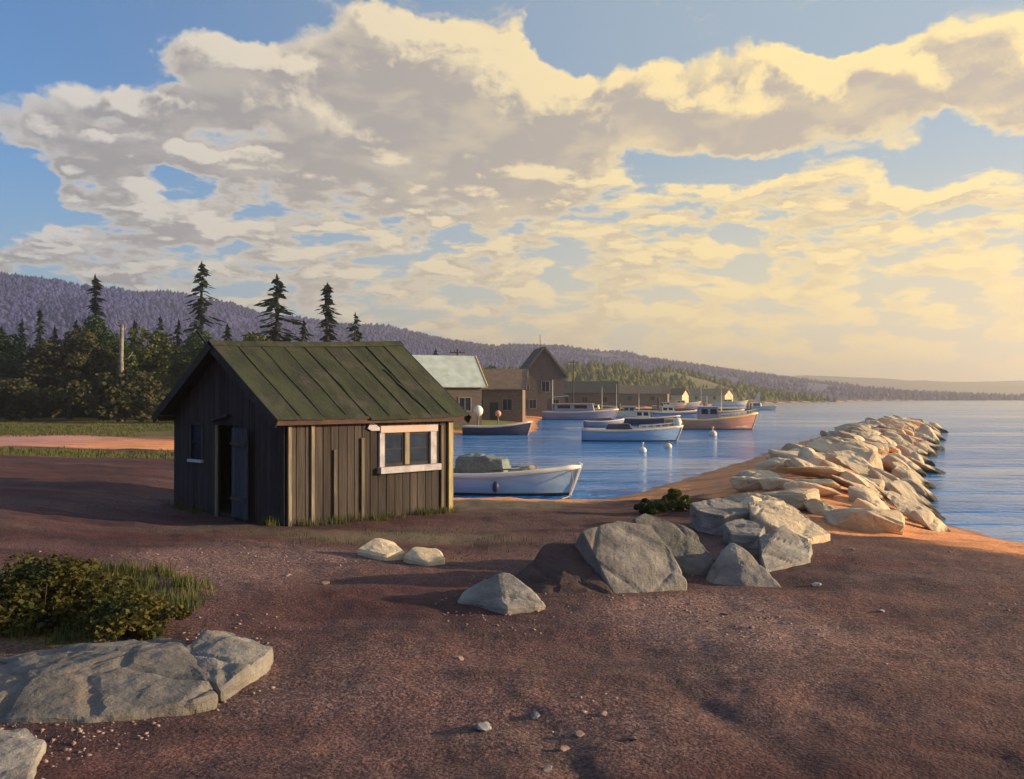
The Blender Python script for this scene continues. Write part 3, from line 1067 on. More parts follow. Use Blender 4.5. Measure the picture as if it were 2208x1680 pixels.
rock_px('boulder', 'large broken slab in the left foreground below the shrub', [(-150, 1450, 8.2), (20, 1415, 8.3), (160, 1388, 8.4), (330, 1380, 8.3), (392, 1388, 8.1), (476, 1492, 7.15), (420, 1508, 6.95), (180, 1552, 6.65),
        (-120, 1556, 6.6), (330, 1440, 7.5), (100, 1450, 7.3)], M['rock_mid'], 14, group=ROCKG, thick=.4, amp=.03, cuts=5)
rock_px('boulder', 'pale pointed wedge rock leaning on the large foreground slab', [(384, 1400, 8.1), (436, 1353, 8.5), (482, 1366, 8.5), (582, 1410, 8.05), (572, 1428, 7.95), (480, 1484, 7.25), (405, 1460, 7.5)],
        M['rock'], 17, group=ROCKG, thick=.4, amp=.03)
rock_px('boulder', 'pale rock cut off by the bottom left corner', [(-160, 1590, 6.2), (30, 1580, 6.25), (82, 1612, 6.0), (62, 1690, 5.5), (-160, 1720, 5.3)], M['rock'], 19, group=ROCKG, thick=.2, amp=.03)
rock_px('boulder', 'flat pale stone nearest the shed, left of its twin', [(768, 1184, 13.6), (810, 1158, 13.9), (852, 1168, 13.9), (874, 1187, 13.5), (830, 1198, 13.3)], M['rock_pale'], 23, group=ROCKG, thick=.2, amp=.015, cuts=2)
rock_px('boulder', 'flat pale stone in front of the shed, right of its twin', [(868, 1198, 13.3), (890, 1178, 13.6), (945, 1180, 13.6), (962, 1200, 13.2), (920, 1212, 12.9)], M['rock_pale'], 27, group=ROCKG, thick=.2, amp=.015, cuts=2)
rock_px('boulder', 'dark low rock at the waterline right of the breakwater', [(1900, 1134, 20.4), (1932, 1112, 20.7), (1968, 1134, 20.3)], M['rock_dark'], 29, group=ROCKG, thick=.5, amp=.03, cuts=2)
rock_px('boulder', 'thin lavender grey flat stone on the right beach', [(1816, 1194, 15.0), (1840, 1186, 15.2), (1878, 1187, 15.2), (1892, 1196, 14.9), (1850, 1202, 14.7)], M['rock'], 31, group=ROCKG, thick=.15, amp=.01, cuts=2)
rock_px('boulder', 'dark rock at the right edge of the beach', [(2188, 1328, 10.4), (2206, 1298, 10.6), (2260, 1296, 10.6), (2270, 1334, 10.2)], M['rock_dark'], 33, group=ROCKG, thick=.3, amp=.02, cuts=2)

# breakwater: one pile, each stone a piece of it
bw = thing('breakwater', 'breakwater of tumbled sunlit stones running out into the sea', 'breakwater', (5.6, 18.0, 0))
bases = []
for s_ in range(9):
    rr_ = random.Random(100 + s_)
    pts = []
    for q in range(10):
        v = Vector((rr_.gauss(0, 1), rr_.gauss(0, 1), rr_.gauss(0, 1))).normalized()
        pts.append(Vector((v.x * .62, v.y * .40, v.z * .27)) * rr_.uniform(.85, 1.15))
    bases.append(hull_mesh('stone', pts, M['rock_pale'], s_ + 40, 3, .026, .035, 3.6))
cum = [0]
for (a, b2) in zip(SPIT[:-1], SPIT[1:]):
    cum.append(cum[-1] + math.hypot(b2[0] - a[0], b2[1] - a[1]))


def spit_at(l):
    for k in range(len(SPIT) - 1):
        if l <= cum[k + 1] or k == len(SPIT) - 2:
            f = (l - cum[k]) / (cum[k + 1] - cum[k])
            a, b2 = Vector((*SPIT[k], 0)), Vector((*SPIT[k + 1], 0))
            d = (b2 - a).normalized()
            return a + (b2 - a) * f, d
rb = random.Random(5)
placed = []
tries = 0
while len(placed) < 170 and tries < 9000:
    tries += 1
    l = cum[-1] * (rb.random() ** 1.25)
    p, d = spit_at(l)
    u = rb.uniform(-.62, 1.05)
    half = 2.7 if l > 8 else 2.2 + .05 * l
    q = p + Vector((d.y, -d.x, 0)) * u * half
    size = rb.uniform(1.0, 2.3) * (1 if l > 6 else .9)
    if any((q.x - a.x) ** 2 + (q.y - a.y) ** 2 < (.34 * (size + s2)) ** 2 for a, s2 in placed):
        continue
    placed.append((q, size))
    h = WATER - .10 + 1.0 * (1 - abs(u) ** 1.6) * (1.0 if l > 10 else .6 + .04 * l)
    h = max(h, gz(q.x, q.y) + .05)
    o = link('stone', bases[rb.randrange(9)], bw, (q.x - 5.6, q.y - 18.0, h),
             (rb.uniform(-.22, .22), R(12) + R(22) * u + rb.uniform(-.15, .22), math.atan2(-d.x, d.y) + rb.uniform(-1.05, .15)),
             (size * rb.uniform(.9, 1.25), size * rb.uniform(.8, 1.1), size * rb.uniform(.7, .95)))
# the large pale slabs where the pile meets the beach
for pts, sd_ in (([(1488, 1086, 17.2), (1545, 1072, 17.6), (1600, 1080, 17.4), (1622, 1104, 16.6), (1560, 1112, 16.2), (1505, 1100, 16.6)], 61),
                 ([(1612, 1082, 16.8), (1690, 1078, 17.0), (1740, 1112, 16.4), (1794, 1150, 15.6), (1742, 1162, 15.1), (1660, 1132, 15.6), (1620, 1108, 16.2)], 62),
                 ([(1560, 1128, 15.4), (1600, 1116, 15.7), (1650, 1134, 15.2), (1640, 1154, 14.7), (1575, 1150, 14.9)], 66),
                 ([(1636, 1160, 14.2), (1690, 1130, 14.8), (1752, 1172, 14.2), (1748, 1204, 13.4), (1680, 1214, 13.1), (1650, 1232, 12.7), (1640, 1196, 13.2)], 63)):
    W_ = [PX(*p) - Vector((5.6, 18.0, 0)) for p in pts]
    L_ = W_ + [Vector((p.x, p.y, -.6)) for p in W_]
    link('stone', hull_mesh('stone', L_, M['rock_pale'] if sd_ == 62 else M['rock'], sd_, 4, .025, .02), bw)
# ------------------------------------------------------------------ trees
def quads_from(cent, ax1, ax2):
    """leaf faces: centre and two half axes, arrays of shape (n, 3)"""
    v = np.stack([cent - ax1, cent - ax2 * .9, cent + ax1, cent + ax2 * .9], 1)
    n = len(cent)
    return v.reshape(-1, 3), np.arange(n * 4).reshape(n, 4)


def rand_dirs(rs, n):
    v = rs.randn(n, 3)
    return v / np.linalg.norm(v, axis=1, keepdims=True)


def broad_crown(seed, rx, rz, zc, nclump, nleaf, ls):
    rs = np.random.RandomState(seed)
    cs, rr = [], []
    while len(cs) < nclump:
        d = rand_dirs(rs, 1)[0]
        r = rs.rand() ** .45
        p = d * r * np.array([rx, rx * .9, rz]) * .82
        p[:2] *= 1 - .25 * max(p[2] / rz, 0)
        cs.append(p)
        rr.append((.20 + .16 * rs.rand()) * (rx + rz) / 2)
    C_, Q_ = [], []
    for c, r in zip(cs, rr):
        d = rand_dirs(rs, nleaf)
        p = c + d * (r * (.55 + .45 * rs.rand(nleaf, 1) ** .5)) * np.array([1, 1, .72])
        C_.append(p)
    C_ = np.concatenate(C_) + np.array([0, 0, zc])
    n = len(C_)
    a1 = rand_dirs(rs, n)
    a1[:, 2] *= .5
    a2 = np.cross(a1, rand_dirs(rs, n))
    s = ls * (.6 + .8 * rs.rand(n, 1))
    return quads_from(C_, a1 * s, a2 / np.linalg.norm(a2, axis=1, keepdims=True) * s * .6)


def spruce_crown(seed, H, Rb, dens=1.0):
    rs = np.random.RandomState(seed)
    C_, A1, A2 = [], [], []
    z = .07 * H
    while z < H * .985:
        f = (z / H)
        rad = Rb * (1 - f) ** .85 * (.55 + .8 * rs.rand()) + .12
        nb = int((5 + 8 * (1 - f)) * dens)
        for k in range(nb):
            a = rs.rand() * 6.283
            L = rad * (.6 + .5 * rs.rand())
            m = max(3, int(L / .22))
            tt = (np.arange(m) + .6) / m
            dr = -.32 * L * tt ** 1.5 + .12 * L * tt
            cx, cy = np.cos(a) * L * tt, np.sin(a) * L * tt
            P_ = np.stack([cx, cy, z + dr + .08 * rs.randn(m)], 1)
            out = np.stack([np.cos(a) * np.ones(m), np.sin(a) * np.ones(m), -.35 - .3 * rs.rand(m)], 1)
            side = np.stack([-np.sin(a) * np.ones(m), np.cos(a) * np.ones(m), .5 * rs.randn(m)], 1)
            C_.append(P_)
            A1.append(out * (.19 + .1 * rs.rand(m, 1)))
            A2.append(side * (.13 + .10 * rs.rand(m, 1)) * (1.15 - .6 * tt[:, None]))
        z += (.20 + .28 * (1 - f)) * (.8 + .4 * rs.rand())
    C_.append(np.array([[0, 0, H * .985], [0, 0, H]]))
    A1.append(np.array([[0, 0, .35], [0, 0, .3]]))
    A2.append(np.array([[.1, 0, 0], [0, .07, 0]]))
    return quads_from(np.concatenate(C_), np.concatenate(A1), np.concatenate(A2))


def trunk_mesh(seed, H, r, limbs, top, mt):
    rs = random.Random(seed)
    b = MB()
    n = 6
    wob = .008 * H if limbs else .0008 * H
    pts = [(wob * rs.uniform(-1, 1) * k, wob * rs.uniform(-1, 1) * k, -.3 + (top + .3) * k / n) for k in range(n + 1)]
    b.tube(pts, [r * (1 - .75 * k / n) * (1.35 if k == 0 else 1) for k in range(n + 1)], 8)
    for q in range(limbs):
        z0 = top * rs.uniform(.3, .85)
        a = rs.random() * 6.28
        L = H * rs.uniform(.18, .32)
        p0 = Vector((0, 0, z0))
        p1 = p0 + Vector((math.cos(a) * L * .5, math.sin(a) * L * .5, L * .35))
        p2 = p0 + Vector((math.cos(a) * L, math.sin(a) * L, L * .8))
        b.tube([p0, p1, p2], [r * .45, r * .3, r * .1], 6)
    return b.mesh('trunk', mt, True)


CROWN, TRUNK = {}, {}
CROWN['spruce'] = np_mesh('crown', *spruce_crown(1, 10, 2.4, .72), M['needle'])
CROWN['slim'] = np_mesh('crown', *spruce_crown(2, 10, 1.5, .62), M['needle'])
CROWN['blue'] = np_mesh('crown', *spruce_crown(3, 10, 2.1, .6), M['needle_blue'])
CROWN['wide'] = np_mesh('crown', *spruce_crown(4, 10, 3.0, .75), M['needle'])
CROWN['dark'] = np_mesh('crown', *broad_crown(5, 3.4, 3.9, 5.6, 46, 110, .22), M['leaf'])
CROWN['olive'] = np_mesh('crown', *broad_crown(6, 4.2, 3.5, 5.0, 50, 110, .24), M['leaf_olive'])
CROWN['brown'] = np_mesh('crown', *broad_crown(7, 5.0, 3.8, 5.4, 56, 120, .25), M['leaf_brown'])
CROWN['bush'] = np_mesh('crown', *broad_crown(8, 4.6, 2.3, 2.1, 44, 120, .24), M['leaf_brown'])
for k in ('spruce', 'slim', 'blue', 'wide'):
    TRUNK[k] = trunk_mesh(20, 10, .17, 0, 9.2, M['bark'])
for k in ('dark', 'olive', 'brown'):
    TRUNK[k] = trunk_mesh(30 + len(k), 9, .24, 7, 7.0, M['bark'])
TRUNK['bush'] = trunk_mesh(44, 4.5, .14, 9, 3.2, M['bark'])
TOPZ = {'spruce': 10, 'slim': 10, 'blue': 10, 'wide': 10, 'dark': 9.4, 'olive': 8.4, 'brown': 9.1, 'bush': 4.4}


def tree(px, top, d, kind, label, wide=1.0, group='trees along the meadow edge', name=None):
    p = PX(px, top, d)
    g0 = gz(p.x, p.y)
    s = (p.z - g0) / TOPZ[kind]
    nm = name or ('spruce_tree' if kind in ('spruce', 'slim', 'blue', 'wide') else ('bush' if kind == 'bush' else 'broadleaf_tree'))
    t_ = thing(nm, label, 'bush' if kind == 'bush' else 'tree', (p.x, p.y, g0), rnd.random() * 6.28, group)
    t_.scale = (s * wide, s * wide, s)
    link('trunk', TRUNK[kind], t_)
    link('crown', CROWN[kind], t_)
    return t_


tree(205, 598, 112, 'slim', 'slender spruce rising above the dark trees, leftmost of the tall ones', 1.35)
tree(435, 570, 112, 'blue', 'tallest spruce, blue green with ragged arms, left of the shed gable', 1.45)
tree(597, 598, 100, 'spruce', 'bushy dark spruce rising behind the shed ridge', 1.75)
tree(706, 614, 106, 'slim', 'thin spiky spruce behind the middle of the shed roof', 1.6)
tree(766, 678, 104, 'wide', 'short spreading spruce behind the right half of the shed roof', 1.2)
tree(655, 690, 98, 'spruce', 'low spruce between the bushy and the spiky spruce behind the roof', .9)
tree(4, 702, 104, 'spruce', 'dark spruce cut by the left edge of the picture')
tree(48, 690, 106, 'spruce', 'dark spruce second from the left edge')
tree(86, 668, 108, 'slim', 'narrow spruce standing over the olive brown tree, left of it')
tree(118, 704, 110, 'spruce', 'dark low spruce tucked behind the olive brown tree')
tree(150, 706, 92, 'brown', 'wide olive brown tree at the meadow edge, biggest crown on the left', 1.05)
tree(205, 682, 97, 'dark', 'round dark tree right under the slender spruce', .8)
tree(320, 704, 98, 'olive', 'yellow green tree right of the pale bare trunk', .95)
tree(250, 724, 94, 'dark', 'dark leafy tree behind the pale bare trunk', 1.0)
tree(385, 690, 99, 'wide', 'broad dark spruce left of the tallest spruce', .8)
tree(430, 715, 92, 'dark', 'dark leafy tree under the tallest spruce', .95)
tree(490, 700, 96, 'spruce', 'dark spruce just left of the shed apex', 1.1)
tree(545, 716, 90, 'olive', 'olive leafy tree right behind the shed apex', .8)
tree(165, 690, 112, 'wide', 'dark spruce behind the round dark tree, right of the olive brown crown', .8)
tree(290, 690, 112, 'spruce', 'dark spruce peeping over the yellow green tree', .9)
tree(345, 682, 114, 'spruce', 'dark spruce between the yellow green tree and the tallest spruce', .9)
tree(22, 722, 96, 'dark', 'dark leafy tree behind the large olive bush at the left edge', 1.0)
tree(42, 808, 84, 'bush', 'large olive bush in front of the dark trees at the left edge', 1.0)
tree(330, 800, 90, 'bush', 'dark olive bush at the meadow edge left of the shed', .9)
tree(255, 792, 82, 'bush', 'rounded bush at the meadow edge below the pale bare trunk', .9)
tree(1003, 776, 118, 'dark', 'small dark tree between the pale roof and the brown roof', .8, 'trees by the harbour houses')
tree(1056, 788, 128, 'olive', 'small olive tree behind the brown roofed house', .9, 'trees by the harbour houses')
tree(940, 752, 125, 'spruce', 'spruce behind the pale roofed house', 1.0, 'trees by the harbour houses')
# a bare pale trunk
tp = PX(262, 700, 86)
g0 = gz(tp.x, tp.y)
dt = thing('dead_tree', 'pale bare tree trunk standing against the dark trees', 'tree', (tp.x, tp.y, g0))
b_ = MB()
hh_ = tp.z - g0
b_.tube([(0, 0, -.3), (.05, 0, hh_ * .3), (-.04, 0, hh_ * .65), (.06, 0, hh_)], [.27, .24, .22, .15], 9)
b_.build('trunk', M['pale_bark'], dt, True)
for (z, a, L) in ((.62, .3, 1.1), (.8, 2.6, .9), (.92, .9, .7), (.97, 3.4, .8)):
    b_ = MB()
    b_.tube([(0, 0, hh_ * z), (math.cos(a) * L * .6, math.sin(a) * L * .3, hh_ * z + .35), (math.cos(a) * L, math.sin(a) * L * .3, hh_ * z + .9)], [.09, .06, .02], 6)
    b_.build('branch', M['pale_bark'], dt, True)
# undergrowth that closes the foot of the wood
rs = np.random.RandomState(77)
n = 42000
ux = -66 + 66 * rs.rand(n)
uy = 100 + 14 * rs.rand(n) + .02 * ux
uz = 7.4 * rs.rand(n) ** 1.2 * (.75 + .8 * fbm(ux / 5, uy / 5, 3, 3))
uz = uz + ground_z(ux, uy, False)
keep = (ux < -12 - 0 * uy)
cen = np.stack([ux, uy, uz], 1)[keep]
a1 = rand_dirs(rs, len(cen))
a2 = np.cross(a1, rand_dirs(rs, len(cen)))
uv_, uf_ = quads_from(cen, a1 * .42, a2 * .34)
setp(link('undergrowth', np_mesh('undergrowth', uv_, uf_, M['leaf'])), 'dark undergrowth filling the foot of the wood', 'undergrowth', kind='stuff')

# ------------------------------------------------------------------ low plants near by
def shrub(px, py, d, name, label, rx, rz, nl, ls, mt, seed):
    p = PX(px, py, d)
    g0 = gz(p.x, p.y)
    t_ = thing(name, label, 'shrub', (p.x, p.y, g0), 0, 'low shrubs')
    link('foliage', np_mesh('foliage', *broad_crown(seed, rx, rz, rz * .75, nl, 130, ls), mt), t_)
    rs_ = random.Random(seed)
    for q in range(7):
        b = MB()
        a = rs_.random() * 6.28
        L = rx * rs_.uniform(.4, .9)
        b.tube([(0, 0, -.05), (math.cos(a) * L * .5, math.sin(a) * L * .5, rz * .6), (math.cos(a) * L, math.sin(a) * L, rz * rs_.uniform(.9, 1.4))], [.014, .01, .004], 5)
        b.build('stem', M['bark'], t_)
    return t_


shrub(90, 1330, 9.6, 'shrub', 'dark green shrub above the foreground slab at the left edge', .95, .42, 60, .035, M['shrub'], 3)
shrub(285, 1352, 9.1, 'shrub', 'low green shrub between the foreground slab and the bare earth', .62, .24, 36, .032, M['shrub'], 4)
shrub(1452, 1086, 19.6, 'shrub', 'yellow green shrub at the foot of the breakwater', .42, .28, 24, .05, M['leaf_olive'], 5)
shrub(1400, 1094, 19.4, 'shrub', 'small dark shrub left of the yellow green one by the breakwater', .4, .18, 18, .05, M['leaf'], 6)


def blades(name, label, xs, ys, h, wdt, mt, seed):
    rs_ = np.random.RandomState(seed)
    n_ = len(xs)
    z = ground_z(xs, ys)
    a = rs_.rand(n_) * 6.283
    lean = .55 * rs_.rand(n_)
    hh = h * (.5 + .8 * rs_.rand(n_))
    b0 = np.stack([xs, ys, z - .02], 1)
    sdv = np.stack([np.cos(a), np.sin(a), 0 * a], 1) * wdt
    ld = np.stack([np.cos(a + 1.3), np.sin(a + 1.3), 0 * a], 1) * (lean * hh)[:, None]
    up = np.stack([0 * a, 0 * a, hh], 1)
    v = np.stack([b0 - sdv, b0 + sdv, b0 + up * .55 + ld * .35 + sdv * .7, b0 + up * .55 + ld * .35 - sdv * .7, b0 + up + ld], 1).reshape(-1, 3)
    i = np.arange(n_)[:, None] * 5
    f = np.concatenate([i + np.array([[0, 1, 2]]), i + np.array([[0, 2, 3]]), i + np.array([[3, 2, 4]])])
    return setp(link(name, np_mesh(name, v, f, mt)), label, 'grass', kind='stuff')


rs = np.random.RandomState(9)
tuft = rs.rand(260, 2) * np.array([3.6, 3.4]) + np.array([-7.0, 8.9])
ii = rs.randint(0, 260, 9000)
xy = tuft[ii] + rs.randn(9000, 2) * .07
ok = np.exp(-((xy[:, 0] + 5.3) / 1.6) ** 2 - ((xy[:, 1] - 10.4) / 1.5) ** 2) > .25
xy = xy[ok]
blades('grass', 'patch of rough green grass round the shrubs in the left foreground', xy[:, 0], xy[:, 1], .16, .006, M['grassblade'], 1)
n = 80000
mx = -46 + 44 * rs.rand(n)
my = 27 + 58 * rs.rand(n) ** 1.2
gq = sstep(my + 22 * fbm(mx / 9.0, my / 5.0, 37, 4), 29, 36) * sstep(shore(mx, my) + 2 * fbm(mx / 3, my / 3, 31, 4), 3, 6.5)
oq = np.exp(-((mx + 20) / 11) ** 2 - ((my - 46 - .1 * (mx + 20)) / 7.5) ** 2) * 1.6
ok = (gq > .5) & (oq < .5 + .3 * rs.rand(n)) & (fbm(mx / 4, my / 4, 55, 3) > -.12)
blades('meadow_grass', 'olive meadow grass between the shed and the wood', mx[ok], my[ok], .15, .022, M['grassblade'], 2)
n = 1500
mx = -2.2 + 3.4 * rs.randn(n) * .6
my = 15.4 + .7 * rs.randn(n)
ok = (mx > -4.2) & (my < 15.3 + (mx + 4.1) * .95) & (fbm(mx / 1.5, my / 1.5, 56, 3) > 0)
blades('dry_grass', 'thin dry grass at the foot of the shed wall', mx[ok], my[ok], .09, .006, M['grassblade'], 3)

wx, wy = [], []
for k in range(46):
    f_ = rnd.random()
    side_ = rnd.random() < .6
    lx, ly = (f_ * SL, -.10 - .12 * rnd.random()) if side_ else (-.12 - .1 * rnd.random(), f_ * SW)
    if not side_ and DY0 - .8 < ly < DY1 + .15:
        continue
    bx_ = SX + lx * math.cos(TH) - ly * math.sin(TH)
    by_ = SY + lx * math.sin(TH) + ly * math.cos(TH)
    for q in range(rnd.randint(14, 40)):
        wx.append(bx_ + rnd.gauss(0, .06))
        wy.append(by_ + rnd.gauss(0, .06))
blades('weeds', 'weeds growing along the foot of the shed walls', np.array(wx), np.array(wy), .17, .006, M['grassblade'], 4)

# ------------------------------------------------------------------ pebbles
M['pebble'] = mat('pebbles', (.30, .20, .17), (.16, .11, .10), 1.2, .85, .3, 20, vary=.45)
M['pebble_blue'] = mat('blue_grey_pebble', (.24, .25, .27), (.17, .17, .19), 6, .8, .3, 20, vary=.3)
n = 24000
px_ = rs.rand(n)
ry = 5.2 + 13 * rs.rand(n) ** 1.4
rx_ = (rs.rand(n) * 2 - 1) * ry * .62
dens = fbm(rx_ / 1.6, ry / 1.2, 71, 4) + np.exp(-((rx_ + 3.9) / 1.3) ** 2 - ((ry - 13.1) / 1.0) ** 2) + np.exp(-((rx_ - 2.2) / .9) ** 2 - ((ry - 10.0) / 1.0) ** 2) + .25 * np.exp(-((rx_ - .6) / .8) ** 2 - ((ry - 6.2) / .8) ** 2)
for ob in [o for o in bpy.data.objects if o.name.startswith('boulder')]:
    q_ = np.hypot(rx_ - ob.location.x, ry - ob.location.y)
    dens = dens + .42 * np.exp(-((q_ - .45 * max(ob.dimensions.x, ob.dimensions.y)) / .4) ** 2)
ok = (dens > .32 + .5 * rs.rand(n)) & (shore(rx_, ry) > .3)
cx, cy = rx_[ok], ry[ok]
n = len(cx)
cz = ground_z(cx, cy)
sz = (.004 + .020 * rs.rand(n) ** 4)
oct_ = np.array([(1, 0, 0), (0, 1, 0), (-1, 0, 0), (0, -1, 0), (0, 0, .7), (0, 0, -.7)], float)
an = rs.rand(n) * 6.28
dirs = oct_[None] * (.7 + .6 * rs.rand(n, 6, 1)) * sz[:, None, None]
cs, sn = np.cos(an)[:, None], np.sin(an)[:, None]
vx = dirs[..., 0] * cs * 1.3 - dirs[..., 1] * sn + cx[:, None]
vy = dirs[..., 0] * sn * 1.3 + dirs[..., 1] * cs + cy[:, None]
vz = dirs[..., 2] + cz[:, None] + sz[:, None] * .1
tri = np.array([(0, 1, 4), (1, 2, 4), (2, 3, 4), (3, 0, 4), (1, 0, 5), (2, 1, 5), (3, 2, 5), (0, 3, 5)])
f = (np.arange(n)[:, None, None] * 6 + tri[None]).reshape(-1, 3)
mp, t, b = new_mat('shingle_stones')
g = t.n.new('ShaderNodeNewGeometry')
ri = g.outputs['Random Per Island']
c = t.mix(ri, (.34, .22, .18), (.12, .085, .08))
c = t.mix(t.smooth(t.math('FRACT', t.math('MULTIPLY', ri, 7.31)), .86, .9), c, (.24, .20, .19))
t.put(b.inputs['Base Color'], c)
b.inputs['Roughness'].default_value = .85
setp(link('shingle', np_mesh('shingle', np.stack([vx, vy, vz], -1).reshape(-1, 3), f, mp)), 'fine shingle scattered over the brown foreshore', 'shingle', kind='stuff')
peb = []
for s_ in range(5):
    rr_ = random.Random(300 + s_)
    pts = [Vector((rr_.gauss(0, 1), rr_.gauss(0, 1), rr_.gauss(0, 1))).normalized() for _ in range(22)]
    peb.append([Vector((p.x * .5, p.y * .36, p.z * .2)) for p in pts])
pm = [hull_mesh('pebble', p, M['pebble'], i, 1, .02, .05) for i, p in enumerate(peb)]
pmb = [hull_mesh('pebble', p, M['pebble_blue'], i, 1, .02, .05) for i, p in enumerate(peb)]
PEB = [(1155, 1520, .085, 1), (1042, 1545, .12, 1), (1300, 1522, .06, 0), (1250, 1560, .07, 0), (1365, 1580, .06, 0), (1215, 1590, .07, 0),
       (1180, 1640, .06, 1), (700, 1250, .09, 0), (620, 1235, .08, 0), (1560, 1310, .08, 0), (1620, 1345, .07, 0), (1760, 1245, .11, 1), (1900, 1300, .08, 1), (990, 1400, .07, 0)]
for q, (x, y, s, k) in enumerate(PEB):
    d = EYE * F / (y - HY)
    p = PX(x, y, d)
    o = link('pebble', (pmb if k else pm)[q % 5], None, (p.x, p.y, float(ground_z(np.array([p.x]), np.array([p.y]))[0]) + s * .12), (rnd.uniform(-.2, .2), rnd.uniform(-.2, .2), rnd.random() * 6.28), (s * 1.5, s * 1.5, s * 1.5))
    setp(o, 'smooth blue grey pebble lying on the brown beach' if k else 'small reddish pebble lying on the brown beach', 'pebble', 'blue grey pebbles on the beach' if k else 'reddish pebbles on the beach')
#@@NEXT@@
# ------------------------------------------------------------------ harbour houses
M['clad_brown'] = mat('brown_cladding', (.19, .135, .10), (.14, .10, .08), 1.5, .85, .3, 6, (1, 1, 4), vary=.1)
M['clad_dark'] = mat('dark_cladding', (.12, .095, .085), (.085, .07, .065), 1.5, .85, .3, 6, (1, 1, 4), vary=.1)
M['clad_cream'] = mat('cream_cladding', (.62, .50, .32), (.5, .4, .26), 1.5, .8, .2, 6, (1, 1, 4), vary=.1)
M['roof_pale'] = mat('pale_sheet_roof', (.44, .50, .47), (.33, .38, .36), 1.2, .6, .2, 5, vary=.05)
M['roof_brown'] = mat('brown_shingle_roof', (.27, .185, .12), (.2, .135, .09), 2, .9, .4, 10, vary=.1)
M['roof_slate'] = mat('slate_roof', (.065, .066, .06), (.045, .046, .045), 2, .85, .4, 10, vary=.1)
M['white'] = mat('white_paint', (.72, .68, .6), (.6, .56, .5), 3, .55, .1, 9)
M['dull_frame'] = mat('dull_window_frame', (.22, .19, .16), (.15, .13, .11), 3, .7)
M['sunlit_trim'] = mat('sunlit_barge', (.75, .5, .16), (.6, .4, .12), 3, .6)  # sunlight on the right-hand barge edge, put in as yellow colour


def house(name, label, px, d, L, W, eave, ridge_, rz, wm, rm, wins=(), chim=None, barge=None, door=None, x_is=None):
    """ridge along local x; wins: (face, along, z, w, h) with face 'f' (-y) or 'e' (+x end) or 'w' (-x end)"""
    x = (px - 1104) / F * d if x_is is None else x_is
    g0 = gz(x, d) - .05
    t_ = thing(name, label, 'house', (x, d, g0), rz, 'houses round the harbour')
    b = MB()
    hx, hy = L / 2, W / 2
    b.add([(-hx, -hy, -.6), (hx, -hy, -.6), (hx, hy, -.6), (-hx, hy, -.6), (-hx, -hy, eave), (hx, -hy, eave), (hx, hy, eave), (-hx, hy, eave), (-hx, 0, ridge_), (hx, 0, ridge_)],
          [(0, 1, 5, 4), (2, 3, 7, 6), (1, 2, 6, 9, 5), (3, 0, 4, 8, 7), (0, 3, 2, 1), (4, 5, 9, 8), (6, 7, 8, 9)])
    b.build('wall', wm, t_)
    ro = bpy.data.objects.new('roof', None)
    COL.objects.link(ro)
    ro.parent = t_
    sl = (ridge_ - eave) / hy
    ox, oy = .35, .4
    for sd_ in (-1, 1):
        b = MB()
        lo = eave - sl * oy + .06
        b.hexa([(-hx - ox, 0, ridge_ + .05), (hx + ox, 0, ridge_ + .05), (hx + ox, sd_ * (hy + oy), lo), (-hx - ox, sd_ * (hy + oy), lo)],
               [(-hx - ox, 0, ridge_ + .17), (hx + ox, 0, ridge_ + .17), (hx + ox, sd_ * (hy + oy), lo + .12), (-hx - ox, sd_ * (hy + oy), lo + .12)])
        b.build('roof_slope', rm, ro)
        for ex in (-hx - ox - .05, hx + ox + .05):
            b = MB()
            b.beam((ex, 0, ridge_ + .08), (ex, sd_ * (hy + oy), lo + .03), .07, .26)
            b.build('barge_board', (M['sunlit_trim'] if (barge and ex > 0) else M['clad_dark']), ro)
    if chim is not None:
        b = MB()
        b.box((chim - .3, -.3, ridge_ - .6), (chim + .3, .3, ridge_ + 1.0))
        b.build('chimney', M['clad_brown'], ro)
    for (fc, al, z, ww, hh) in wins:
        wn = bpy.data.objects.new('window', None)
        COL.objects.link(wn)
        wn.parent = t_
        if fc == 'f':
            wn.location = (al, -hy - .01, z)
        else:
            wn.location = ((hx + .01) * (1 if fc == 'e' else -1), al, z)
            wn.rotation_euler = (0, 0, R(90) * (1 if fc == 'e' else -1))
        b = MB()
        for lo, hi in (((-ww / 2 - .1, -.05, -.1), (-ww / 2, .05, hh + .1)), ((ww / 2, -.05, -.1), (ww / 2 + .1, .05, hh + .1)), ((-ww / 2, -.05, -.1), (ww / 2, .05, 0)), ((-ww / 2, -.05, hh), (ww / 2, .05, hh + .1)),
                       ((-.03, -.03, 0), (.03, .03, hh))):
            b.box(lo, hi)
        b.build('frame', M['dull_frame'], wn)
        for s_ in (-1, 1):
            b = MB()
            b.box((min(s_ * ww / 2, s_ * .03), -.02, 0), (max(s_ * ww / 2, s_ * .03), .0, hh))
            b.build('pane', M['glass'], wn)
    if door is not None:
        b = MB()
        b.box((door - .45, -hy - .05, 0), (door + .45, -hy + .02, 2.0))
        b.build('door', M['plank_dark'], t_)
    return t_


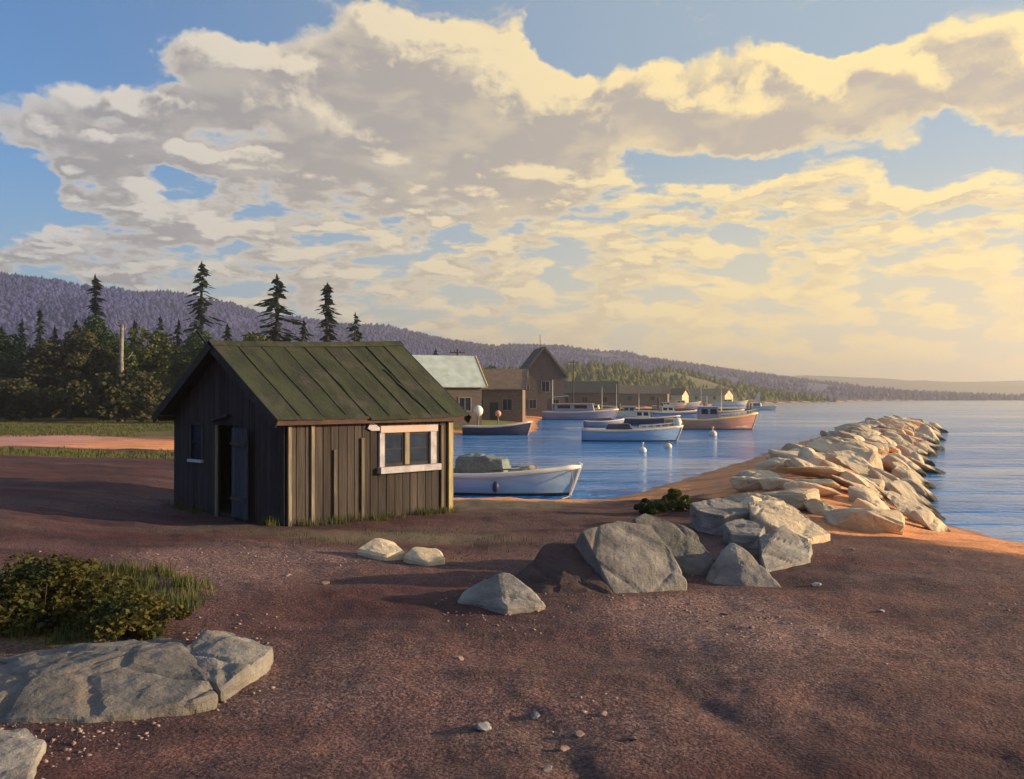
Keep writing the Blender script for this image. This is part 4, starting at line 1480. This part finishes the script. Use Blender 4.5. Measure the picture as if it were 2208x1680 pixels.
house('house', 'house with a pale blue grey sheet roof just behind the shed', 930, 82, 7.5, 5.4, 3.5, 5.9, R(22), M['clad_dark'], M['roof_pale'], [('f', 2.2, 1.2, 1.0, 1.1), ('e', 0, 1.3, .9, 1.1)], barge=1)
house('house', 'low brown roofed house right of the pale roof', 1070, 100, 6.0, 5.4, 3.5, 5.4, R(-4), M['clad_brown'], M['roof_brown'], [('f', -1.6, 1.2, .9, 1.1), ('f', 1.4, 1.2, .9, 1.1)], chim=-2.2, door=.0)
hc = house('house', 'tall house with a steep dark gable facing the harbour', 1164, 132, 7.0, 5.8, 5.9, 9.6, R(-82), M['clad_dark'], M['roof_slate'], [('e', .2, 3.5, 1.0, 1.4), ('e', -1.6, 1.2, .9, 1.2), ('e', 1.6, 1.2, .9, 1.2)])
b_ = MB()
b_.tube([(3.3, -.5, 9.0), (3.4, -.55, 11.4)], .04, 6)
b_.build('flagpole', M['bark'], hc)
house('fish_shed', 'long dark fish shed behind the moored boats', 1262, 196, 13, 6, 3.4, 5.6, R(-6), M['clad_dark'], M['roof_slate'], [('f', -4, 1.3, 1.1, 1.2), ('f', 0, 1.3, 1.1, 1.2), ('f', 4, 1.3, 1.1, 1.2)])
house('fish_shed', 'brown fish shed on the far side of the harbour below the knoll', 1385, 252, 14, 6, 3.3, 5.2, R(-14), M['clad_brown'], M['roof_brown'], [('f', -3, 1.3, 1.1, 1.2), ('f', 3, 1.3, 1.1, 1.2)])
house('fish_shed', 'cream sunlit shed at the harbour mouth, farthest right of the buildings', 1530, 372, 17, 7, 3.2, 5.4, R(-40), M['clad_cream'], M['roof_brown'], [('f', -4, 1.3, 1.1, 1.2), ('f', 4, 1.3, 1.1, 1.2)])
house('fish_shed', 'small cream shed between the brown fish shed and the harbour mouth', 1450, 300, 9, 5, 3.0, 4.8, R(-35), M['clad_cream'], M['roof_slate'], [('f', 0, 1.2, 1.1, 1.1)])

# ------------------------------------------------------------------ boats
def paint(name, c, c2=None, rough=.45):
    return mat(name, c, c2 or tuple(v * .8 for v in c), 1.6, rough, .12, 8, (.6, 2, 3))


M['hull_blue'] = paint('faded_blue_hull', (.30, .42, .58), (.40, .50, .62))
M['hull_sky'] = paint('sky_blue_hull', (.28, .42, .62))
M['hull_navy'] = paint('navy_hull', (.035, .04, .085))
M['hull_black'] = paint('black_bottom', (.02, .02, .022))
M['hull_pink'] = paint('salmon_hull', (.62, .28, .2))
M['hull_lilac'] = paint('lilac_hull', (.34, .31, .42))
M['hull_white'] = paint('white_hull', (.78, .74, .66))
M['deck_yellow'] = paint('yellow_deck', (.80, .56, .20))
M['deck_cream'] = paint('cream_deck', (.75, .58, .42))
M['inside'] = paint('blue_inside', (.16, .17, .30))
M['tarp'] = mat('grey_green_tarp', (.17, .21, .20), (.11, .14, .14), 2.5, .6, .5, 5, bdist=.1)
M['net'] = mat('maroon_net', (.10, .04, .045), (.05, .03, .035), 14, .95, .9, 30)
M['rope'] = mat('rope', (.35, .27, .17))


def boat(name, label, X, Y, head, L, B, H, hm, im, bottom=None, bowm=None, group='boats in the harbour', cat='boat', flare=.55):
    t_ = thing(name, label, cat, (X, Y, WATER), head, group)
    n = 15
    ts = [k / (n - 1) for k in range(n)]

    def sec(t):
        bw_ = B / 2 * (.86 + .14 * min(t / .4, 1)) * max(1 - max(0, (t - .45) / .55) ** 2.3, .0)
        zs = H * (.78 - .06 * math.sin(t * 3.1) + flare * max(t - .3, 0) ** 1.9)
        x = -L / 2 + L * t
        rake = .07 * L * max(t - .6, 0) / .4
        return x, rake, bw_, zs
    def ring(t, k_in=0.0):
        x, rk, bw_, zs = sec(t)
        bw_ = max(bw_ - k_in, .012)
        kz = -.16 * H - .1 + (.1 + .16 * H) * max(0, (t - .8) / .2) ** 2 * .8
        return [(x + rk, bw_, zs), (x + rk * .55, bw_ * .93, zs * .45), (x + rk * .1, bw_ * .74, 0.02), (x, 0.0, kz), (x + rk * .1, -bw_ * .74, 0.02), (x + rk * .55, -bw_ * .93, zs * .45), (x + rk, -bw_, zs)]
    # shell
    b = MB()
    rings = [ring(t) for t in ts]
    vs = [p for r_ in rings for p in r_]
    fs = []
    for i in range(n - 1):
        for k in range(6):
            if bottom is None or k not in (2, 3):
                fs.append((i * 7 + k, (i + 1) * 7 + k, (i + 1) * 7 + k + 1, i * 7 + k + 1))
    fs.append(tuple(range(7)))
    b.add(vs, fs)
    h_ = b.build('hull', hm, t_, True)
    if bottom:
        b = MB()
        fs = [(i * 7 + k, (i + 1) * 7 + k, (i + 1) * 7 + k + 1, i * 7 + k + 1) for i in range(n - 1) for k in (2, 3)]
        b.add(vs, fs)
        b.build('hull_bottom', bottom, t_, True)
        b = MB()
        for sgn in (1, -1):
            pts = [(r_[2][0], sgn * (r_[2][1] + .015), .05) for r_ in rings[:-1]] + [(rings[-1][2][0] + .02, 0, .05)]
            b.tube(pts, .035, 5)
        b.build('waterline_stripe', bottom, t_)
    # inside
    b = MB()
    rin = []
    for t in ts[:-1]:
        x, rk, bw_, zs = sec(t)
        w2 = max(bw_ - .06, .01)
        rin.append([(x + rk, w2, zs - .005), (x + rk * .5, w2 * .86, .16 * H + .02), (x + rk * .5, -w2 * .86, .16 * H + .02), (x + rk, -w2, zs - .005)])
    vs2 = [p for r_ in rin for p in r_]
    fs2 = [(i * 4 + k, i * 4 + k + 1, (i + 1) * 4 + k + 1, (i + 1) * 4 + k) for i in range(n - 2) for k in range(3)] + [(3, 2, 1, 0)]
    b.add(vs2, fs2)
    b.build('inner_planking', im, t_)
    # gunwale
    for sgn in (1, -1):
        b = MB()
        pts = [(sec(t)[0] + sec(t)[1], sgn * max(sec(t)[2] - .02, .0), sec(t)[3] + .01) for t in ts]
        b.tube(pts, .04 + .008 * L, 6)
        b.build('gunwale', M['hull_white'] if bowm is None else bowm, t_, True)
    x, rk, bw_, zs = sec(1)
    b = MB()
    b.tube([(x + rk * .1, 0, -.05), (x + rk * .6, 0, zs * .5), (x + rk + .03, 0, zs + .10)], [.04, .05, .07], 6)
    b.build('stem_post', bowm or M['hull_white'], t_)
    return t_, sec


def fore_deck(t_, sec, t0, mt, n=6, dz=-.01):
    b = MB()
    vs, fs = [], []
    for k in range(n + 1):
        t = t0 + (1 - t0) * k / n
        x, rk, bw_, zs = sec(t)
        w_ = max(bw_ - .03, .005)
        vs += [(x + rk, w_, zs + dz), (x + rk, 0, zs + dz + .06), (x + rk, -w_, zs + dz)]
    for k in range(n):
        for j in range(2):
            fs.append((k * 3 + j, k * 3 + j + 1, (k + 1) * 3 + j + 1, (k + 1) * 3 + j))
    b.add(vs, fs)
    return b.build('fore_deck', mt, t_)


def cabin(t_, x0, x1, w_, z0, z1, wm, rm, over=.12):
    c = bpy.data.objects.new('cabin', None)
    COL.objects.link(c)
    c.parent = t_
    b = MB()
    b.hexa([(x0, -w_, z0), (x1, -w_, z0), (x1, w_, z0), (x0, w_, z0)], [(x0, -w_ * .92, z1), (x1 - .25 * (z1 - z0), -w_ * .92, z1), (x1 - .25 * (z1 - z0), w_ * .92, z1), (x0, w_ * .92, z1)])
    b.build('cabin_wall', wm, c)
    b = MB()
    b.box((x0 - over * 2, -w_ - over, z1 + .004), (x1 + over - .2 * (z1 - z0), w_ + over, z1 + .07))
    b.build('cabin_roof', rm, c, bevel=.02)
    m_ = (z1 - z0)
    for s_ in (-1, 1):
        for k in range(2):
            xa = x0 + (x1 - x0) * (.08 + .42 * k)
            xb = xa + (x1 - x0) * .32
            b = MB()
            b.hexa([(xa, s_ * w_ * .955, z0 + m_ * .5), (xb, s_ * w_ * .955, z0 + m_ * .5), (xb, s_ * w_ * .98, z0 + m_ * .5), (xa, s_ * w_ * .98, z0 + m_ * .5)],
                   [(xa, s_ * w_ * .93, z0 + m_ * .88), (xb - .06, s_ * w_ * .93, z0 + m_ * .88), (xb - .06, s_ * w_ * .955, z0 + m_ * .88), (xa, s_ * w_ * .955, z0 + m_ * .88)])
            b.build('cabin_window', M['glass'], c)
    return c


def part(t_, name, b, mt, smooth=False, bevel=0.0):
    return b.build(name, mt, t_, smooth, bevel)


# the skiff by the shed
sk, sec = boat('skiff', 'pale blue wooden skiff moored by the shore right beside the shed', -.78, 28.75, R(-12), 5.1, 1.75, .80, M['hull_blue'], M['inside'], M['hull_black'], None, cat='boat', flare=.62)
fore_deck(sk, sec, .72, M['deck_cream'])
for tq in (.22, .5):
    x, rk, bw_, zs = sec(tq)
    b_ = MB()
    b_.box((x - .13, -bw_ + .07, zs * .62), (x + .13, bw_ - .07, zs * .62 + .04))
    part(sk, 'thwart', b_, M['deck_cream'])
cu = [Vector((-.95, -.55, .45)), Vector((.75, -.5, .35)), Vector((.75, .5, .35)), Vector((-.95, .55, .45)), Vector((-.85, -.5, 1.12)), Vector((-.85, .5, 1.15)), Vector((.05, -.52, 1.18)), Vector((.05, .5, 1.2)),
      Vector((.60, -.42, 1.08)), Vector((.62, .4, 1.05)), Vector((-.4, 0, 1.27))]
link('tarp_cover', hull_mesh('tarp_cover', cu, M['tarp'], 3, 4, .035, .04), sk)
for (x, y, s, nm, k) in ((-1.75, -.2, .42, 'net_pile', 'net'), (1.25, .15, .34, 'rope_coil', 'rope')):
    rr_ = random.Random(int(x * 10) + 50)
    pts = [Vector((rr_.gauss(0, 1), rr_.gauss(0, 1), abs(rr_.gauss(0, 1)) * .6)).normalized() * s for _ in range(30)]
    pts = [Vector((x + p.x * 1.3, y + p.y, .62 + p.z * .8)) for p in pts]
    link(nm, hull_mesh(nm, pts, M[k], 4, 3, .04, .0), sk)
b_ = MB()
b_.box((-2.92, -.14, .25), (-2.60, .14, 1.0))
b_.box((-2.86, -.05, -.5), (-2.72, .05, .25))
part(sk, 'outboard_motor', b_, M['hull_black'], bevel=.03)

for sgn in (-1, 1):
    b_ = MB()
    b_.tube([(-1.9, sgn * .35, .66), (.9, sgn * .55, .80)], .022, 6)
    b_.box((.9, sgn * .55 - .06, .79), (1.35, sgn * .55 + .06, .81))
    part(sk, 'oar', b_, M['batten'])
b_ = MB()
b_.tube([(2.62, 0, .95), (2.75, -.35, .45), (2.7, -.9, .05), (2.6, -1.6, .06)], .018, 5)
part(sk, 'mooring_rope', b_, M['rope'])
for x_ in (-1.2, .5):
    b_ = MB()
    b_.lathe([(.001, .12), (.09, .17), (.10, .36), (.05, .45), (.001, .46)], 10, (x_, -.95, 0))
    part(sk, 'fender', b_, M['hull_navy'], True)


def rail(t_, sec, t0, h=.38, n=6):
    """pulpit rail round the bow"""
    b = MB()
    for sgn in (-1, 1):
        top = []
        for k in range(n + 1):
            x, rk, bw_, zs = sec(t0 + (1 - t0) * k / n)
            q_ = (x + rk, sgn * max(bw_ - .05, 0), zs + h)
            top.append(q_)
            b.tube([(q_[0], q_[1], zs), q_], .014, 5)
        b.tube(top, .018, 5)
    part(t_, 'bow_rail', b, M['hull_white'])


# motor launch with a dark boot stripe
mb, sec = boat('motor_launch', 'sky blue launch with sunlit yellow foredeck and black waterline, mid harbour', 7.85, 62.5, R(-5), 6.3, 2.1, .95, M['hull_sky'], M['hull_lilac'], M['hull_black'], M['deck_cream'])
fore_deck(mb, sec, .5, M['deck_yellow'])  # the sun's yellow on this deck is put into the paint
b_ = MB()
rail(mb, sec, .62, .3)
b_ = MB()
b_.hexa([(-1.6, -.75, .6), (.35, -.7, .6), (.35, .7, .6), (-1.6, .75, .6)], [(-1.4, -.6, 1.15), (.1, -.5, 1.2), (.1, .5, 1.2), (-1.4, .6, 1.15)])
part(mb, 'navy_cover', b_, M['hull_navy'], bevel=.08)
b_ = MB()
b_.lathe([(0, .9), (.22, .95), (.3, 1.25), (.24, 1.5), (0, 1.6)], 12, (3.25, 0, 0))
part(mb, 'bow_fender', b_, M['hull_white'], True)

nb, sec = boat('rowing_boat', 'navy boat with a tall cream bow near the orange sand', -1.3, 72.5, R(-6), 5.0, 1.8, .85, M['hull_navy'], M['inside'], None, M['deck_cream'], flare=.9)
fore_deck(nb, sec, .74, M['deck_cream'])
x, rk, bw_, zs = sec(.5)
b_ = MB()
b_.box((x - .15, -bw_ + .06, .5), (x + .15, bw_ - .06, .55))
part(nb, 'thwart', b_, M['deck_cream'])

lb, sec = boat('lobster_boat', 'salmon pink lobster boat with upswept bow, nearest the breakwater tip', 18.0, 85, R(-3), 7.8, 2.5, 1.15, M['hull_pink'], M['deck_cream'], M['hull_black'], M['deck_yellow'], flare=1.0)
fore_deck(lb, sec, .55, M['deck_cream'])
rail(lb, sec, .6)
b_ = MB()
b_.tube([(-.6, .3, 2.0), (-.65, .3, 4.2)], .02, 5)
b_.tube([(-.2, -.3, 2.0), (-.2, -.3, 3.1)], .03, 5)
part(lb, 'aerial', b_, M['hull_white'])
cabin(lb, -.9, 1.0, .85, .8, 2.0, M['hull_lilac'], M['hull_sky'])

cb, sec = boat('cabin_cruiser', 'lilac grey boat with long yellow cabin roof and mast by the fish shed', 8.6, 121, R(-7), 9.2, 3.0, 1.25, M['hull_lilac'], M['deck_cream'], M['hull_navy'], M['deck_cream'])
fore_deck(cb, sec, .6, M['deck_cream'])
cabin(cb, -3.0, 2.2, 1.15, .9, 2.0, M['hull_lilac'], M['deck_yellow'])
b_ = MB()
b_.tube([(-3.3, 0, .8), (-3.3, 0, 5.2)], [.06, .035], 6)
part(cb, 'mast', b_, M['hull_white'])
b_ = MB()
b_.beam((-3.3, 0, 2.9), (-1.2, 0, 3.1), .06, .06)
part(cb, 'boom', b_, M['hull_white'])

dn, sec = boat('dinghy', 'small dinghy under a navy cover between the launch and the lilac boat', 9.0, 92, R(4), 3.7, 1.6, .7, M['hull_lilac'], M['inside'], None, None)
b_ = MB()
b_.hexa([(-1.6, -.62, .5), (1.1, -.55, .5), (1.1, .55, .5), (-1.6, .62, .5)], [(-1.4, -.35, .82), (.8, -.25, .92), (.8, .25, .92), (-1.4, .35, .82)])
part(dn, 'boat_cover', b_, M['hull_navy'], bevel=.06)

sb, sec = boat('sailboat', 'small white sailboat with bare mast moored mid harbour', 16.6, 150, R(-20), 6.0, 1.9, .8, M['hull_white'], M['deck_cream'], M['hull_navy'], None)
fore_deck(sb, sec, .45, M['deck_cream'])
b_ = MB()
b_.tube([(.3, 0, .5), (.3, 0, 5.0)], [.06, .03], 6)
part(sb, 'mast', b_, M['deck_cream'])
b_ = MB()
b_.beam((.3, 0, 1.4), (-2.3, 0, 1.5), .1, .14)
part(sb, 'furled_boom', b_, M['hull_white'])

for (nm, lab, px, d, hd, L, hm_, dk) in (
        ('small_boat', 'white boat moored bow on, left of the far dark post', 1360, 168, -78, 5.0, 'hull_white', 'deck_cream'),
        ('small_boat', 'cream boat moored bow on, right of the far dark post', 1478, 176, -70, 5.5, 'hull_white', 'deck_yellow'),
        ('small_boat', 'salmon boat lying side on below the far dark post', 1440, 205, -8, 7.0, 'hull_pink', 'deck_cream'),
        ('small_boat', 'yellow decked boat side on by the cream sheds', 1470, 245, 5, 9.0, 'hull_lilac', 'deck_yellow'),
        ('small_boat', 'yellow decked boat side on at the harbour mouth', 1572, 285, -6, 10.0, 'hull_white', 'deck_yellow'),
        ('small_boat', 'sky blue boat lying side on behind the lobster boat', 1470, 112, -4, 7.0, 'hull_sky', 'inside')):
    X_ = (px - 1104) / F * d
    bo, sec = boat(nm, lab, X_, d, R(hd), L, L * .33, L * .14 + .25, M[hm_], M['inside'], None, M[dk])
    fore_deck(bo, sec, .42, M[dk])
    if L > 6.5 and px != 1470 or d > 200:
        cabin(bo, -L * .18, L * .1, L * .11, L * .1, L * .1 + 1.0, M['hull_white'], M[dk])
# utility poles by the houses
for (px, d, top, lab) in ((986, 94, 752, 'utility pole standing between the pale roof and the brown roof'), (1236, 150, 776, 'utility pole right of the tall dark gable')):
    q_ = PX(px, top, d)
    g0 = gz(q_.x, q_.y)
    up_ = thing('utility_pole', lab, 'pole', (q_.x, q_.y, g0), R(15), 'utility poles by the harbour houses')
    H_ = q_.z - g0
    b_ = MB()
    b_.tube([(0, 0, -.4), (.03, 0, H_)], [.14, .10], 7)
    b_.build('pole', M['bark'], up_)
    b_ = MB()
    b_.beam((-.8, 0, H_ - .4), (.8, 0, H_ - .4), .09, .11)
    b_.build('crossarm', M['bark'], up_)
    for x_ in (-.7, -.3, .3, .7):
        b_ = MB()
        b_.tube([(x_, 0, H_ - .34), (x_, 0, H_ - .18)], .04, 6)
        b_.build('insulator', M['clad_dark'], up_)
# a plank pier on piles
M['pier'] = mat('sun_bleached_planks', (.34, .25, .19), (.22, .16, .12), 1.5, .85, .3, 6, (1, 4, 1), vary=.2)
PIX, PIY, PIL = 15.5, 138.0, 20.0
pier = thing('pier', 'low plank pier on piles reaching across the harbour', 'pier', (PIX, PIY, WATER), R(-3))
for k in range(26):
    b_ = MB()
    b_.box((k * PIL / 26 + .03, -1.0, 1.12 + .02 * rnd.random()), ((k + 1) * PIL / 26 - .03, 1.0, 1.22))
    b_.build('deck_plank', M['pier'], pier)
for sgn in (-1, 1):
    b_ = MB()
    b_.box((0, sgn * .8 - .1, .88), (PIL, sgn * .8 + .1, 1.10))
    b_.build('stringer', M['clad_brown'], pier)
    for k in range(7):
        b_ = MB()
        x_ = .4 + k * (PIL - .8) / 6
        tp_ = 2.0 if k % 2 == 0 else .88
        b_.tube([(x_, sgn * 1.12, -2.5), (x_ + rnd.uniform(-.05, .05), sgn * 1.12, tp_)], [.17, .15], 8)
        b_.build('pile', M['clad_brown'], pier)
for (nm, lab, px, d, hd, L, hm_, dk, mast) in (
        ('moored_boat', 'cream hulled boat with short mast at the near end of the pier', 1368, 131, -6, 6.2, 'hull_white', 'deck_yellow', 3.4),
        ('moored_boat', 'salmon hulled boat lying against the middle of the pier', 1450, 131, 3, 6.4, 'hull_pink', 'deck_cream', 0),
        ('moored_boat', 'lilac boat with tall mast at the outer end of the pier', 1545, 132, -4, 6.8, 'hull_lilac', 'deck_yellow', 4.6),
        ('moored_boat', 'navy boat with cream deck between the dinghy and the lobster boat', 1400, 98, -8, 5.6, 'hull_navy', 'deck_cream', 0),
        ('moored_boat', 'small white boat beyond the pier end on open water', 1640, 205, -25, 6.0, 'hull_white', 'deck_yellow', 0),
        ('moored_boat', 'dark boat with mast in front of the long fish shed', 1290, 160, -12, 6.5, 'hull_navy', 'deck_yellow', 4.8)):
    X_ = (px - 1104) / F * d
    bo, sec = boat(nm, lab, X_, d, R(hd), L, L * .32, L * .12 + .25, M[hm_], M['inside'], None, M[dk])
    fore_deck(bo, sec, .45, M[dk])
    cabin(bo, -L * .25, L * .04, L * .11, L * .09, L * .09 + .95, M['hull_white'] if hm_ != 'hull_white' else M['hull_sky'], M[dk])
    if mast:
        b_ = MB()
        b_.tube([(L * .1, 0, .4), (L * .1, 0, mast)], [.07, .04], 6)
        part(bo, 'mast', b_, M['deck_cream'])
        b_ = MB()
        b_.tube([(L * .1, 0, mast - .1), (L * .5, 0, L * .16)], .018, 4)
        b_.tube([(L * .1, 0, mast - .1), (-L * .46, 0, L * .13)], .018, 4)
        part(bo, 'stay', b_, M['clad_dark'])
# far sail
fs_, sec = boat('sailing_dinghy', 'tiny white sailing dinghy far out on the bright water', (1636 - 1104) / F * 420, 420, R(-30), 5.0, 1.8, .7, M['hull_white'], M['inside'])
b_ = MB()
b_.tube([(.4, 0, .3), (.4, 0, 5.6)], [.05, .03], 6)
part(fs_, 'mast', b_, M['hull_white'])
b_ = MB()
N_ = 6
for i in range(N_ + 1):
    f_ = i / N_
    w_ = 2.6 * (1 - f_) ** .8
    b_.v += [(.4, 0, .9 + 4.5 * f_), (.4 - w_ * .5, .3 * (1 - f_), .9 + 4.5 * f_), (.4 - w_, .15 * (1 - f_), .9 + 4.5 * f_)]
for i in range(N_):
    for j in range(2):
        b_.f.append((i * 3 + j, i * 3 + j + 1, (i + 1) * 3 + j + 1, (i + 1) * 3 + j))
part(fs_, 'sail', b_, M['hull_white'], True)

# mooring buoys
def buoy(px, py, r, label, stick=0.0, tint='hull_white'):
    d = (EYE - WATER) * F / (py - HY)
    X_ = (px - 1104) / F * d
    t_ = thing('mooring_buoy', label, 'buoy', (X_, d, WATER), 0, 'mooring buoys in the harbour')
    b = MB()
    b.lathe([(.001, -.6 * r)] + [(r * math.cos(a), r * .35 + r * math.sin(a)) for a in [R(-90 + 15 * k) for k in range(1, 12)]] + [(.001, 1.36 * r)], 18)
    b.build('float', M[tint], t_, True)
    b = MB()
    b.tube([(0, 0, 1.3 * r), (0, 0, 1.5 * r + .02 + stick)], [r * .12, r * .1], 8)
    b.build('pick_up_pole' if stick else 'ring', M['hull_white'] if stick else M['hull_black'], t_)
    if stick:
        b = MB()
        b.lathe([(.001, 1.5 * r + stick), (r * .3, 1.55 * r + stick), (r * .3, 1.85 * r + stick), (.001, 1.9 * r + stick)], 10)
        b.build('top_mark', M['deck_cream'], t_, True)
    return t_


buoy(1386, 975, .21, 'white mooring buoy with a small top mark in front of the launch', .13)
buoy(1441, 966, .22, 'cream mooring buoy just off the bow of the launch', 0, 'deck_cream')
buoy(1537, 940, .32, 'largest cream mooring buoy, left of the lobster boat bow', .1, 'deck_cream')
# float hung on a post by the shed, post in the harbour
p_ = PX(1031, 886, 78)
g0 = gz(p_.x, p_.y)
fp = thing('float_post', 'white round float on a post on the green bank right of the shed', 'float', (p_.x, p_.y, g0))
b_ = MB()
b_.tube([(0, 0, -.3), (0, 0, p_.z - g0 - .3)], .07, 7)
b_.build('post', M['batten'], fp)
b_ = MB()
b_.lathe([(.42 * math.cos(R(a)) + .001, p_.z - g0 + .46 * math.sin(R(a))) for a in range(-90, 91, 15)], 18)
b_.build('float', M['hull_white'], fp, True)
p_ = PX(1074, 892, 79)
g0 = gz(p_.x, p_.y)
fp = thing('float_post', 'smaller pinkish float on a short post right of the white float', 'float', (p_.x, p_.y, g0))
b_ = MB()
b_.tube([(0, 0, -.3), (0, 0, p_.z - g0 - .15)], .06, 7)
b_.build('post', M['batten'], fp)
b_ = MB()
b_.lathe([(.26 * math.cos(R(a)) + .001, p_.z - g0 + .28 * math.sin(R(a))) for a in range(-90, 91, 15)], 14)
b_.build('float', M['hull_pink'], fp, True)
dp = thing('mooring_post', 'dark mooring post standing in the far harbour', 'post', ((1420 - 1104) / F * 160, 160, WATER))
b_ = MB()
b_.tube([(0, 0, -1.0), (0, 0, 2.6)], [.22, .18], 8)
b_.build('pile', M['bark'], dp)
b_ = MB()
b_.tube([(0, 0, 2.6), (0, 0, 2.75)], [.24, .24], 8)
b_.build('cap', M['clad_dark'], dp)
# ------------------------------------------------------------------ haze
hm_ = bpy.data.materials.new('sea_haze')
hm_.use_nodes = True
ht = NT(hm_.node_tree)
ht.n.remove(ht.n['Principled BSDF'])
pv = ht.n.new('ShaderNodeVolumePrincipled')
pv.inputs['Color'].default_value = (.97, .93, .93, 1)
pv.inputs['Density'].default_value = HAZE
pv.inputs['Anisotropy'].default_value = .62
ht.l.new(pv.outputs[0], ht.n['Material Output'].inputs['Volume'])
b_ = MB()
b_.box((-5800, -5800, -8), (5800, 5800, 125))
setp(b_.build('haze', hm_), 'thin warm sea haze over the harbour and hills', 'haze', kind='stuff')
